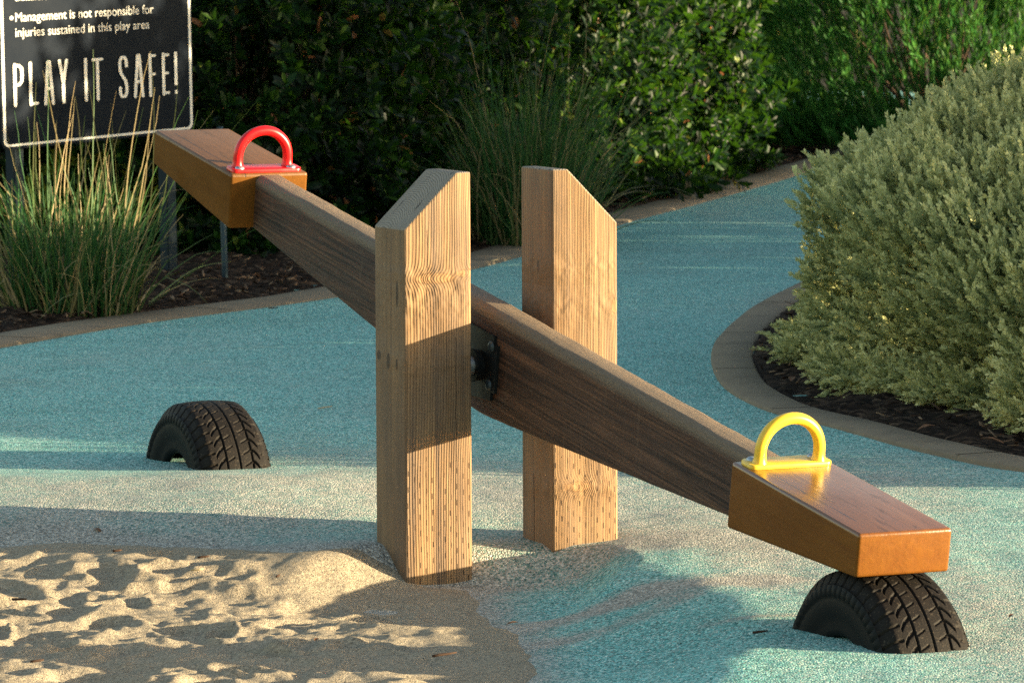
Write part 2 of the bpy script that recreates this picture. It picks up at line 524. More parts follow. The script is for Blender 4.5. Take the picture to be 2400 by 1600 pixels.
# ------------------------------------------------------------------ wood
def mat_post(name, knots, pith, crack=(), gray=0.25, seed=0.0):
    """weathered softwood; ring grain about a pith outside the timber, knots bend the rings. local z runs up the post"""
    m = Mat(name, 0.75, 0.25)
    p = m.sep(m.oc)
    warp = m.noise(m.scale(m.oc, (3, 3, 1.1), (seed, 0, 0)), 1, 3, 0.5)
    fine = m.noise(m.scale(m.oc, (40, 40, 3), (0, seed, 0)), 1, 3, 0.6)
    dx, dy = m.math('SUBTRACT', p[0], pith[0]), m.math('SUBTRACT', p[1], pith[1])
    r = m.math('SQRT', m.math('ADD', m.math('MULTIPLY', dx, dx), m.math('MULTIPLY', dy, dy)))
    r = m.math('MULTIPLY_ADD', warp, 0.026, r)
    r = m.math('MULTIPLY_ADD', fine, 0.0035, r)
    kmask = dmask = rmask = None
    for (kx, ky, kz, sx, sz, amp) in knots:
        ex = m.math('DIVIDE', m.math('SUBTRACT', p[0], kx), sx)
        ey = m.math('DIVIDE', m.math('SUBTRACT', p[1], ky), sx)
        ez = m.math('DIVIDE', m.math('SUBTRACT', p[2], kz), sz)
        q = m.math('ADD', m.math('ADD', m.math('MULTIPLY', ex, ex), m.math('MULTIPLY', ey, ey)), m.math('MULTIPLY', ez, ez))
        g = m.math('DIVIDE', 1.0, m.math('MULTIPLY_ADD', q, 0.55, 1.0))
        g = m.math('MULTIPLY', g, g)
        r = m.math('MULTIPLY_ADD', g, amp, r)
        core = m.math('SUBTRACT', 1.0, m.math('MULTIPLY', m.math('SUBTRACT', q, 0.30), 3.0, clamp=True), clamp=True)
        rim = m.math('SUBTRACT', 1.0, m.math('MULTIPLY', m.math('ABSOLUTE', m.math('SUBTRACT', q, 0.46)), 5.5), clamp=True)
        if kx < -0.09:
            dmask = core if dmask is None else m.math('MAXIMUM', dmask, core)
        else:
            kmask = core if kmask is None else m.math('MAXIMUM', kmask, core)
            rmask = rim if rmask is None else m.math('MAXIMUM', rmask, rim)
    # ring width varies
    rr = m.math('MULTIPLY_ADD', m.noise(m.comb(m.math('MULTIPLY', r, 26), seed, 0.0), 1, 2, 0.5), 1.1, m.math('MULTIPLY', r, 250))
    saw = m.math('FRACT', rr)
    late = m.ramp(saw, [(0, 0.0), (0.45, 0.08), (0.78, 0.75), (0.90, 1.0), (0.97, 0.55), (1.0, 0.0)])
    blot = m.noise(m.scale(m.oc, (9, 9, 2.3), (seed, seed, 0)), 1, 4, 0.6)
    soft = m.noise(m.scale(m.oc, (16, 16, 1.1), (seed * 2, 1, 0)), 1, 3, 0.6)
    late = m.math('MULTIPLY', late, m.ramp(soft, [(0.35, 0.35), (0.65, 1.0)]))
    c = m.mix(late, (0.437, 0.273, 0.139), (0.143, 0.071, 0.030))
    c = m.mix(m.math('MULTIPLY', blot, 0.55), c, (0.25, 0.15, 0.08))
    streak = m.noise(m.scale(m.oc, (120, 120, 1.6)), 1, 3, 0.7)
    c = m.mix(m.math('MULTIPLY', m.ramp(streak, [(0.42, 0), (0.68, 1)]), 0.6), c, (0.15, 0.088, 0.048))
    # grey weathering patches
    wz = m.ramp(m.noise(m.scale(m.oc, (14, 14, 1.7), (seed * 3, 0, 0)), 1, 3, 0.6), [(0.42, 0), (0.68, 1)])
    c = m.mix(m.math('MULTIPLY', wz, gray), c, (0.17, 0.125, 0.095))
    if kmask is not None:
        c = m.mix(m.math('MULTIPLY', kmask, 0.7), c, m.mix(late, (0.42, 0.24, 0.11), (0.20, 0.10, 0.045)))
        c = m.mix(m.math('MULTIPLY', m.math('MULTIPLY', rmask, blot), 0.75), c, (0.09, 0.045, 0.022))
        c = m.mix(m.math('MULTIPLY', dmask, 0.92), c, (0.022, 0.014, 0.011))
    grime = m.math('MULTIPLY', m.ramp(m.noise(m.scale(m.oc, (6, 6, 2.6), (seed * 5, 1, 2)), 1, 5, 0.65), [(0.42, 0), (0.66, 1)]), 0.55)
    c = m.mix(grime, c, m.mix(1.0, c, (0.50, 0.46, 0.44), 'MULTIPLY'))
    side = m.math('MULTIPLY', m.math('LESS_THAN', p[0], -0.088), m.math('MULTIPLY_ADD', wz, 0.35, 0.35))  # left face greyer and darker: its shade put into the colour
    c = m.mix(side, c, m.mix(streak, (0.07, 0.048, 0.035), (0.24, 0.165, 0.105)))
    # preservative incising slits on the lower part
    uu = m.math('MULTIPLY', m.math('ADD', p[0], p[1]), 58)
    iu = m.math('FLOOR', uu)
    vv = m.math('ADD', m.math('MULTIPLY', p[2], 24.0), m.math('MULTIPLY', iu, 0.37))
    rnd = m.noise(m.comb(iu, m.math('FLOOR', vv), seed), 3.7, 0, 0.5)
    fu = m.math('ABSOLUTE', m.math('SUBTRACT', m.math('FRACT', uu), m.math('MULTIPLY_ADD', rnd, 0.5, 0.25)))
    fv = m.math('ABSOLUTE', m.math('SUBTRACT', m.math('FRACT', vv), 0.5))
    slit = m.math('MULTIPLY', m.math('LESS_THAN', fu, 0.075), m.math('LESS_THAN', fv, 0.17))
    slit = m.math('MULTIPLY', slit, m.math('LESS_THAN', p[1], -0.088))
    slit = m.math('MULTIPLY', slit, m.math('LESS_THAN', p[2], m.math('MULTIPLY_ADD', rnd, 0.14, 0.24)))
    c = m.mix(slit, c, (0.05, 0.028, 0.015))
    h = m.math('SUBTRACT', m.math('MULTIPLY', late, 0.6), m.math('MULTIPLY', slit, 2.0))
    for (ax, pos, wid, z0, z1) in crack:
        wob = m.math('MULTIPLY_ADD', m.noise(m.comb(pos * 50, 0.0, m.math('MULTIPLY', p[2], 11)), 1, 3, 0.6), 0.016, pos - 0.008)
        cm = m.math('LESS_THAN', m.math('ABSOLUTE', m.math('SUBTRACT', p[ax], wob)), wid)
        cm = m.math('MULTIPLY', cm, m.math('LESS_THAN', p[2], z1))
        cm = m.math('MULTIPLY', cm, m.math('GREATER_THAN', p[2], z0))
        cm = m.math('MULTIPLY', cm, m.math('LESS_THAN', p[1 - ax], -0.08))
        c = m.mix(m.math('MULTIPLY', cm, 0.9), c, (0.02, 0.012, 0.008))
        h = m.math('SUBTRACT', h, m.math('MULTIPLY', cm, 2.0))
    drip = m.ramp(m.noise(m.scale(m.oc, (55, 55, 0.9), (seed, seed * 2, 0)), 1, 3, 0.7), [(0.56, 0), (0.70, 1)])
    c = m.mix(m.math('MULTIPLY', drip, gray), c, (0.105, 0.075, 0.06))
    # uneven whole-face relief near knots
    h = m.math('ADD', h, m.math('MULTIPLY', fine, 0.6))
    nrm = m.bump(h, 0.9, 0.004)
    if kmask is not None:
        sw = m.noise(m.scale(m.oc, (22, 22, 18), (seed, 2, 0)), 1, 2, 0.5)
        tot = None
        for (kx, ky, kz, sx, sz, amp) in knots:
            ez = m.math('DIVIDE', m.math('SUBTRACT', p[2], kz), sz * 1.6)
            g = m.math('EXPONENT', m.math('MULTIPLY', m.math('MULTIPLY', ez, ez), -1.0))
            tot = g if tot is None else m.math('MAXIMUM', tot, g)
        nrm = m.bump(m.math('MULTIPLY', sw, tot), 0.8, 0.02, nrm)
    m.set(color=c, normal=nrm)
    return m.m
def mat_endgrain():
    m = Mat('weathered_end_grain', 0.9, 0.15)
    p = m.sep(m.oc)
    d = m.math('SQRT', m.math('ADD', m.math('POWER', m.math('ADD', p[0], 0.16), 2.0), m.math('POWER', m.math('SUBTRACT', p[1], 0.03), 2.0)))
    d = m.math('MULTIPLY_ADD', m.noise(m.oc, 22, 3, 0.6), 0.012, d)
    s = m.ramp(m.math('FRACT', m.math('MULTIPLY', d, 190)), [(0, 0), (0.7, 0.3), (0.9, 1), (1, 0)])
    n = m.noise(m.oc, 35, 4, 0.65)
    c = m.mix(s, (0.36, 0.31, 0.26), (0.18, 0.15, 0.125))
    c = m.mix(n, c, (0.26, 0.225, 0.19))
    # checks running across the cut
    ck = m.noise(m.scale(m.oc, (9, 70, 9)), 1, 2, 0.6)
    cm = m.ramp(ck, [(0.66, 0), (0.70, 1)])
    c = m.mix(m.math('MULTIPLY', cm, 0.85), c, (0.02, 0.015, 0.012))
    m.set(color=c, normal=m.bump(m.math('SUBTRACT', m.math('ADD', s, n), m.math('MULTIPLY', cm, 2)), 0.8, 0.004))
    return m.m
def mat_beam():
    """dark weathered plank; local y runs along the beam"""
    m = Mat('dark_weathered_plank', 0.7, 0.3)
    s1 = m.noise(m.scale(m.oc, (42, 2.0, 42)), 1, 8, 0.72, 0.8)
    s2 = m.noise(m.scale(m.oc, (300, 6, 300)), 1, 4, 0.75)
    b = m.noise(m.scale(m.oc, (7, 2.4, 7)), 1, 4, 0.6)
    fib = m.ramp(m.noise(m.scale(m.oc, (120, 1.6, 120)), 1, 4, 0.7, 0.3), [(0.40, 0.35), (0.5, 1.0), (0.62, 1.5)])
    c = m.ramp(s1, [(0.32, (0.015, 0.009, 0.007)), (0.44, (0.045, 0.024, 0.015)), (0.56, (0.094, 0.050, 0.028)), (0.7, (0.150, 0.086, 0.046))])
    c = m.mix(m.math('MULTIPLY', s2, 0.55), c, (0.06, 0.038, 0.027))
    c = m.mix(m.math('MULTIPLY', m.ramp(b, [(0.4, 0), (0.7, 1)]), 0.55), c, (0.05, 0.036, 0.03))
    c = m.mix(1.0, m.mix(1.0, c, fib, 'MULTIPLY'), (1.15, 0.95, 0.82), 'MULTIPLY')
    # worn silvery top edge
    p = m.sep(m.oc)
    e = m.math('MULTIPLY', m.math('ADD', p[2], m.math('MULTIPLY_ADD', s1, 0.03, 0.022)), 60, clamp=True)
    worn = m.mix(s2, (0.111, 0.076, 0.051), (0.306, 0.234, 0.162))
    c = m.mix(m.math('MULTIPLY', e, 0.85), c, worn)
    # faint vertical scuffs
    sc = m.ramp(m.noise(m.scale(m.oc, (9, 70, 5)), 1, 3, 0.6, 0.5), [(0.62, 0), (0.8, 1)])
    c = m.mix(m.math('MULTIPLY', sc, 0.25), c, (0.28, 0.18, 0.11))
    m.set(color=c, normal=m.bump(m.math('ADD', s1, s2), 0.9, 0.006), rough=m.math('MULTIPLY_ADD', s2, 0.3, 0.5))
    return m.m
def mat_seat(name, gloss, c0, c1):
    """brown stained and varnished seat block; local y along the seat"""
    m = Mat(name, 0.4, 0.5)
    g = m.noise(m.scale(m.oc, (60, 3.0, 60)), 1, 4, 0.65)
    b = m.noise(m.scale(m.oc, (10, 3.5, 10)), 1, 4, 0.65)
    c = m.mix(g, c0, c1)
    p = m.sep(m.oc)
    top = m.math('GREATER_THAN', p[2], -0.004)
    fl = m.ramp(m.noise(m.scale(m.oc, (34, 5.5, 5)), 1, 5, 0.7, 0.4), [(0.55, 0), (0.66, 1)])
    c = m.mix(m.math('MULTIPLY', m.math('MULTIPLY', fl, top), 0.6), c, (0.035, 0.018, 0.010))
    c = m.mix(m.math('MULTIPLY', m.ramp(b, [(0.45, 0), (0.8, 1)]), 0.35), c, tuple(x * .55 for x in c0))
    # one long hairline check
    ck = m.math('LESS_THAN', m.math('ABSOLUTE', m.math('SUBTRACT', p[0], m.math('MULTIPLY_ADD', g, 0.02, -0.085))), 0.0018)
    ck = m.math('MULTIPLY', m.math('MULTIPLY', ck, top), m.math('GREATER_THAN', b, 0.47))
    c = m.mix(ck, c, (0.03, 0.015, 0.01))
    rough = m.math('MULTIPLY_ADD', m.math('ADD', b, m.math('MULTIPLY', fl, 0.5)), 0.30, gloss)
    m.set(color=c, rough=m.math('MULTIPLY_ADD', m.math('SUBTRACT', 1.0, top), 0.3, rough), normal=m.bump(m.math('SUBTRACT', g, m.math('MULTIPLY', ck, 2)), 0.35, 0.003), spec=m.math('MULTIPLY_ADD', top, 0.35, 0.12), coat=m.math('MULTIPLY', top, max(0.0, 0.5 - gloss)), coat_rough=0.22)
    return m.m

M_END = mat_endgrain()
M_BEAM = mat_beam()
M_SEAT_R = mat_seat('varnished_brown_wood', 0.14, (0.118, 0.036, 0.0048), (0.205, 0.076, 0.0085))
M_SEAT_L = mat_seat('dull_brown_wood', 0.42, (0.115, 0.042, 0.006), (0.18, 0.072, 0.011))
M_RED = plain('red_gloss_paint', (0.72, 0.006, 0.008), 0.3, 0.5, var=0.05)
M_YEL = plain('yellow_gloss_paint', (0.80, 0.50, 0.035), 0.3, 0.5, var=0.05)
M_STEEL = plain('galvanised_steel', (0.42, 0.45, 0.46), 0.42, 0.5, metal=0.9, var=0.25, scale=60)
M_BOLT = plain('dull_dark_bolt', (0.05, 0.07, 0.08), 0.5, 0.4, metal=0.5)
M_BLACK = plain('dark_steel_plate', (0.008, 0.010, 0.011), 0.55, 0.25, metal=0.0)

# ------------------------------------------------------------------ seesaw (local X across the beam, local -Y towards the low seat)
W, WB = 0.19, 0.1879
GAP = 0.2321
ZT, ZL = 1.0468, 0.9034
TB = 0.084
TAU, HP = 0.1692, 0.6972
L0, SL, SW = 1.5615, 0.6143, 0.2384

def rounded_prism(profile, y0, y1, bevel, seg=3):
    """profile in x,z extruded along y"""
    bm = bmesh.new()
    a = [bm.verts.new((x, y0, z)) for x, z in profile]
    b = [bm.verts.new((x, y1, z)) for x, z in profile]
    bm.faces.new(a); bm.faces.new(b[::-1])
    n = len(profile)
    for i in range(n):
        bm.faces.new([a[i], b[i], b[(i + 1) % n], a[(i + 1) % n]])
    bmesh.ops.recalc_face_normals(bm, faces=bm.faces)
    if bevel:
        bmesh.ops.bevel(bm, geom=list(bm.edges), offset=bevel, segments=seg, profile=0.6, affect='EDGES')
    return bm

def build_seesaw():
    root = bpy.data.objects.new('seesaw', None)
    COL.objects.link(root)
    root.location = (SC[0], SC[1], 0)
    root.rotation_euler = (0, 0, YAW)
    tag(root, 'wooden seesaw with red and yellow handles hung between two weathered timber posts', 'seesaw')
    hw, hb = W / 2, WB / 2
    # posts
    zb = -0.35
    front = [(-hw, zb), (hw, zb), (hw, ZT), (hw - 0.042, ZT), (-hw, ZL)]
    rear = [(-hw, zb), (hw, zb), (hw, ZL), (-hw + 0.046, ZT), (-hw, ZT)]
    kf = [(-0.01, -0.094, 0.775, 0.085, 0.020, 0.013), (0.085, -0.094, 0.785, 0.05, 0.015, -0.012), (-0.095, -0.05, 0.735, 0.012, 0.05, 0.012),
          (-0.095, 0.068, 0.568, 0.020, 0.018, 0.008), (-0.095, 0.008, 0.558, 0.016, 0.032, 0.008), (-0.095, -0.045, 0.552, 0.009, 0.022, 0.006)]
    kr = [(-0.022, -0.094, 0.215, 0.058, 0.019, 0.016), (0.088, -0.094, 0.685, 0.016, 0.03, 0.008), (-0.095, -0.01, 0.79, 0.010, 0.026, 0.007)]
    mf = mat_post('weathered_post_timber', kf, (-0.42, 0.55), crack=((0, -0.028, 0.0009, 0.74, 0.90), (0, 0.05, 0.0008, 0.3, 0.62)), gray=0.72, seed=1.3)
    mr = mat_post('bright_post_timber', kr, (-0.55, 0.22), crack=((1, 0.02, 0.0017, 0.0, 0.24),), gray=0.50, seed=4.1)
    for prof, mat, xc, lab in ((front, mf, -GAP / 2 - hw, 'front post with its sloping top facing left'), (rear, mr, GAP / 2 + hw, 'rear post with its sloping top facing right')):
        bm = rounded_prism(prof, -hb, hb, 0.007, 3)
        for f in bm.faces:
            if f.normal.z > 0.25: f.material_index = 1
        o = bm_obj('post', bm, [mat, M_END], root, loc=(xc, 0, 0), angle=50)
        o['label'] = lab
    # beam: straight top, belly tapering from the pivot to both ends, rounded arrises
    hc, he = 0.2945, 0.160
    rg = np.random.default_rng(3)
    n, k = 120, 28
    Ls = np.linspace(-L0 - 0.02, L0 + 0.02, n)
    V = []
    for i, L in enumerate(Ls):
        t = abs(L - 0.012) / L0
        t = math.sqrt(t * t + 0.0016) - 0.0
        dep = hc - (hc - he) * min(t, 1.02)
        rad, radb = 0.021, 0.010
        ring = []
        for q in range(k):
            a = 2 * math.pi * (q + 0.5) / k
            cx, cz = math.cos(a), math.sin(a)
            rr = rad if cz > 0 else radb
            x = (TB / 2 - rr) * (1 if cx > 0 else -1) + rr * cx
            z = (-rr if cz > 0 else -dep + rr) + rr * cz
            ring.append((x, -L, z))
        ring = np.array(ring)
        w = 0.0016 * fbm(np.full(k, L * 9.0), np.arange(k) * 0.4, 2, 3)
        ring[:, 2] += w * 1.2
        ring[:, 0] += w * np.sign(ring[:, 0])
        V.append(ring)
    V = np.concatenate(V)
    F, S = [], []
    for i in range(n - 1):
        for q in range(k):
            q2 = (q + 1) % k
            F += [i * k + q, (i + 1) * k + q, (i + 1) * k + q2, i * k + q2]; S.append(4)
    F += list(range(k)); S.append(k)
    F += list(range((n - 1) * k, n * k))[::-1]; S.append(k)
    rot = (TAU, 0, 0)
    me = mesh_np('beam', V, F, S, smooth=True, mats=[M_BEAM])
    bmx = bmesh.new(); bmx.from_mesh(me); bmesh.ops.recalc_face_normals(bmx, faces=bmx.faces); bmx.to_mesh(me); bmx.free()
    me.set_sharp_from_angle(angle=R(50))
    link('beam', me, root, (0, 0, HP), rot)
    # seats
    ti, to, bi, bo = 0.0045, 0.0055, -0.155, -0.0956
    for sg, mat, hmat, slab, hlab in ((1, M_SEAT_R, M_YEL, 'glossy brown seat at the low end', 'yellow arched handle'), (-1, M_SEAT_L, M_RED, 'dull brown seat at the raised end', 'red arched handle')):
        bm = bmesh.new()
        s = SW / 2
        vs_ = [bm.verts.new((x, y, z)) for x in (-s, s) for (y, z) in ((-sg * L0, ti), (-sg * L0, bi), (-sg * (L0 + SL), bo), (-sg * (L0 + SL), to))]
        bm.faces.new(vs_[:4]); bm.faces.new(vs_[4:][::-1])
        for i in range(4):
            bm.faces.new([vs_[i], vs_[4 + i], vs_[4 + (i + 1) % 4], vs_[(i + 1) % 4]])
        bmesh.ops.recalc_face_normals(bm, faces=bm.faces)
        bmesh.ops.bevel(bm, geom=list(bm.edges), offset=0.008, segments=3, profile=0.6, affect='EDGES')
        o = bm_obj('seat', bm, mat, root, loc=(0, 0, HP), rot=rot, angle=50)
        o['label'] = slab
        # handle: plate with rounded ends plus arched tube, on the seat's inner edge
        bm = bmesh.new()
        pl, pw, ph = 0.215, 0.066, 0.010
        yc = -sg * (L0 + 0.046)
        cs = []
        for (cx, cy, a0) in ((pl / 2, pw / 2, 0), (-pl / 2, pw / 2, 90), (-pl / 2, -pw / 2, 180), (pl / 2, -pw / 2, 270)):
            rr = 0.016
            ox, oy = cx - math.copysign(rr, cx), cy - math.copysign(rr, cy)
            for j in range(6):
                a = R(a0 + 90 * j / 5)
                cs.append((ox + rr * math.cos(a), oy + rr * math.sin(a)))
        z0 = ti + 0.0005
        lo = [bm.verts.new((x, yc + y, z0)) for x, y in cs]
        hi = [bm.verts.new((x, yc + y, z0 + ph - 0.002)) for x, y in cs]
        hi2 = [bm.verts.new((x * 0.985, yc + y * 0.95, z0 + ph)) for x, y in cs]
        m_ = len(cs)
        bm.faces.new(hi2); bm.faces.new(lo[::-1])
        for i in range(m_):
            j = (i + 1) % m_
            bm.faces.new([lo[i], lo[j], hi[j], hi[i]]); bm.faces.new([hi[i], hi[j], hi2[j], hi2[i]])
        # arch
        ya = yc - sg * 0.012
        ra, rt = 0.0775, 0.0142
        path = [(-ra, ya, z0 + ph - 0.002), (-ra, ya, z0 + ph + 0.010), (-ra, ya, z0 + ph + 0.020)]
        for j in range(0, 37):
            a = math.pi - math.pi * j / 36
            path.append((ra * math.cos(a), ya, z0 + ph + 0.026 + ra * math.sin(a)))
        path += [(ra, ya, z0 + ph + 0.020), (ra, ya, z0 + ph + 0.010), (ra, ya, z0 + ph - 0.002)]
        rads = np.full(len(path), rt)
        rads[0] = rads[-1] = rt * 1.32; rads[1] = rads[-2] = rt * 1.05
        V, F, S = tube_np(path, rads, 18)
        base = [bm.verts.new(v) for v in V]
        k_ = 0
        for sz in S:
            try: bm.faces.new([base[q] for q in F[k_:k_ + sz]])
            except ValueError: pass
            k_ += sz
        bmesh.ops.recalc_face_normals(bm, faces=bm.faces)
        h = bm_obj('handle', bm, hmat, root, loc=(0, 0, HP), rot=rot, angle=45)
        h['label'] = hlab
        for bx in (-0.082, 0.078):
            bm = bmesh.new()
            bmesh.ops.create_uvsphere(bm, u_segments=16, v_segments=8, radius=0.0140)
            for v in bm.verts: v.co.z = max(v.co.z, 0) * 0.6
            bmesh.ops.translate(bm, verts=bm.verts, vec=(bx, yc + sg * 0.017, z0 + ph - 0.0005))
            bm_obj('bolt', bm, M_STEEL, h)
    # pivot plates and axle
    for side in (-1, 1):
        bm = rounded_prism([(-0.128, -0.262), (0.128, -0.232), (0.128, -0.062), (-0.128, -0.062)], 0, 0.008, 0.0, 1)
        # prism profile lies in x,z: turn it so it runs along the beam
        bmesh.ops.bevel(bm, geom=[e for e in bm.edges if abs(e.verts[0].co.y - e.verts[1].co.y) > 0.004], offset=0.022, segments=4, affect='EDGES')
        for v in bm.verts:
            x, y, z = v.co
            v.co = (side * (TB / 2 + 0.001 + y), -x, z)
        bmesh.ops.recalc_face_normals(bm, faces=bm.faces)
        pp = bm_obj('pivot_plate', bm, M_BLACK, root, loc=(0, 0, HP), rot=rot)
        for L in (-0.093, 0.093):
            for z in (-0.092, -0.195):
                bm = bmesh.new()
                bmesh.ops.create_uvsphere(bm, u_segments=14, v_segments=8, radius=0.015)
                for v in bm.verts:
                    x, y, zz = v.co
                    v.co = (side * (TB / 2 + 0.009 + max(zz, 0) * 0.6), -L + x, z + y)
                bmesh.ops.recalc_face_normals(bm, faces=bm.faces)
                bm_obj('bolt', bm, M_BOLT, pp)
    bm = bmesh.new()
    bmesh.ops.create_cone(bm, cap_ends=True, segments=24, radius1=0.026, radius2=0.026, depth=GAP + 0.02)
    bmesh.ops.rotate(bm, verts=bm.verts, cent=(0, 0, 0), matrix=Matrix.Rotation(R(90), 3, 'Y'))
    bm_obj('axle', bm, M_STEEL, root, loc=(0, 0.0, HP - 0.16))
    for side in (-1, 1):
        bm = bmesh.new()
        bmesh.ops.create_cone(bm, cap_ends=True, segments=24, radius1=0.044, radius2=0.040, depth=0.022)
        bmesh.ops.rotate(bm, verts=bm.verts, cent=(0, 0, 0), matrix=Matrix.Rotation(R(90), 3, 'Y'))
        bm_obj('axle_collar', bm, M_BLACK, root, loc=(side * (TB / 2 + 0.021), 0, HP - 0.16))
    return root
build_seesaw()

# ------------------------------------------------------------------ half-buried tyres
def mat_tyre():
    m = Mat('worn_black_rubber', 0.8, 0.15)
    n = m.noise(m.oc, 28, 4, 0.65)
    n2 = m.noise(m.oc, 200, 2, 0.5)
    gr = m.attr('groove')
    c = m.mix(n, (0.0045, 0.004, 0.0036), (0.014, 0.011, 0.0095))
    c = m.mix(m.math('MULTIPLY', m.ramp(n2, [(0.6, 0), (0.75, 1)]), 0.35), c, (0.14, 0.11, 0.08))
    c = m.mix(m.math('MULTIPLY', gr, 0.55), c, (0.018, 0.014, 0.011))
    m.set(color=c, normal=m.bump(m.math('ADD', n, n2), 0.25, 0.003), rough=m.math('MULTIPLY_ADD', n, 0.3, 0.5))
    return m.m
def mat_sidewall():
    m = Mat('black_sidewall_rubber', 0.75, 0.10)
    n = m.noise(m.oc, 18, 4, 0.65)
    m.set(color=m.mix(n, (0.005, 0.006, 0.007), (0.013, 0.014, 0.014)), rough=m.math('MULTIPLY_ADD', n, 0.3, 0.45))
    return m.m
M_TYRE, M_SIDE = mat_tyre(), mat_sidewall()

def build_tyre(loc, yaw, lab, ro=0.275, hw=0.112, ri=0.122):
    """local x = axle; upper part only reaches a little below the surface"""
    root = bpy.data.objects.new('half_buried_tyre', None)
    COL.objects.link(root)
    root.location = loc
    root.rotation_euler = (0, 0, yaw)
    tag(root, lab, 'tyre', 'tyres sunk in the ground under the seesaw ends')
    na, nx = 760, 150
    th = np.linspace(0, 2 * np.pi, na + 1)[:-1]
    u = np.linspace(-1, 1, nx)
    TH, U = np.meshgrid(th, u, indexing='ij')
    x = U * hw * 0.985
    # crown + shoulder rounding
    r = ro - 0.010 * U ** 2 - 0.026 * sstep(0.72, 1.0, np.abs(U)) ** 1.3
    N = 46
    ph = TH / (2 * np.pi) * N
    def groove(d, w): return 1 - sstep(w * 0.55, w, np.abs(d))
    g = np.zeros_like(U)
    for c in (-0.34, 0.03, 0.40):
        g = np.maximum(g, groove(U - c, 0.030 if c != 0.03 else 0.027) * 1.0)
    # hooked shoulder lugs and centre sipes
    def lug(u0, u1, slope, off, w, curl=0.0):
        t = np.clip((U - u0) / (u1 - u0), -0.02, 1.02)
        on = ((U >= min(u0, u1)) & (U <= max(u0, u1)))
        d = (ph + slope * t + curl * t ** 2 + off + 0.5) % 1.0 - 0.5
        return groove(d, w) * on
    g = np.maximum(g, lug(-0.34, -0.60, 0.15, 0.0, 0.15, 0.62) * 0.95)
    g = np.maximum(g, lug(0.40, 0.62, 0.15, 0.3, 0.15, 0.62) * 0.95)
    g = np.maximum(g, lug(-0.62, -1.0, 0.15, 0.42, 0.10) * 0.9)
    g = np.maximum(g, lug(0.66, 1.0, 0.15, 0.72, 0.07) * 0.7)
    g = np.maximum(g, lug(-0.30, -0.10, -0.3, 0.2, 0.07) * 0.6)
    g = np.maximum(g, lug(0.16, 0.36, -0.3, 0.65, 0.07) * 0.6)
    r = r - 0.0085 * g
    V = np.stack([x, r * np.sin(TH), r * np.cos(TH)], -1).reshape(-1, 3)
    i, j = np.meshgrid(np.arange(na), np.arange(nx - 1), indexing='ij')
    a = (i * nx + j).ravel(); b = (((i + 1) % na) * nx + j).ravel()
    F = np.stack([a, a + 1, b + 1, b], 1).ravel()
    o = link('tread', mesh_np('tread', V, F, np.full(len(a), 4), {'groove': g.ravel()}, True, [M_TYRE]), root)
    # sidewalls: outward bulge, moulded rings and shoulder ribs, turned in at the bead
    parts, gr = [], []
    rs_end = ro - 0.036
    for sd in (-1, 1):
        P = [(0.985, rs_end + 0.0008), (1.02, rs_end - 0.008), (1.03, rs_end - 0.022), (1.005, rs_end - 0.026), (1.02, rs_end - 0.032), (1.015, rs_end - 0.050), (0.97, rs_end - 0.070),
             (0.92, rs_end - 0.086), (0.94, ri + 0.018), (0.90, ri + 0.006), (0.80, ri), (0.70, ri + 0.012), (0.80, ri + 0.05), (0.86, rs_end - 0.03), (0.80, rs_end)]
        n2 = 320
        V = []
        for q in range(n2):
            t = 2 * math.pi * q / n2
            rib = 0.0022 if (q % 5) < 4 else -0.0035
            for k, (pu, pr) in enumerate(P):
                e = rib if k in (1, 2) else 0
                V.append((sd * (pu * hw + e), pr * math.sin(t), pr * math.cos(t)))
        kk = len(P)
        F, S = [], []
        for q in range(n2):
            q2 = (q + 1) % n2
            for k in range(kk - 1):
                f = [q * kk + k, q * kk + k + 1, q2 * kk + k + 1, q2 * kk + k]
                F += f if sd > 0 else f[::-1]; S.append(4)
        parts.append((np.array(V), F, S))
    for p in parts:
        link('sidewall', mesh_np('sidewall', *p, None, True, [M_SIDE]), root)
    return root
def sees(L, X):
    ca, sa = math.cos(YAW), math.sin(YAW)
    return SC[0] + X * ca + L * sa, SC[1] + X * sa - L * ca
_x, _y = sees(2.0, 0.015)
build_tyre((_x, _y, G - 0.117), YAW, 'black half-buried tyre touching the underside of the low seat')
_x, _y = sees(-2.04, 0.0)
build_tyre((_x, _y, G - 0.092), YAW, 'black half-buried tyre standing clear in the open, below the raised seat')

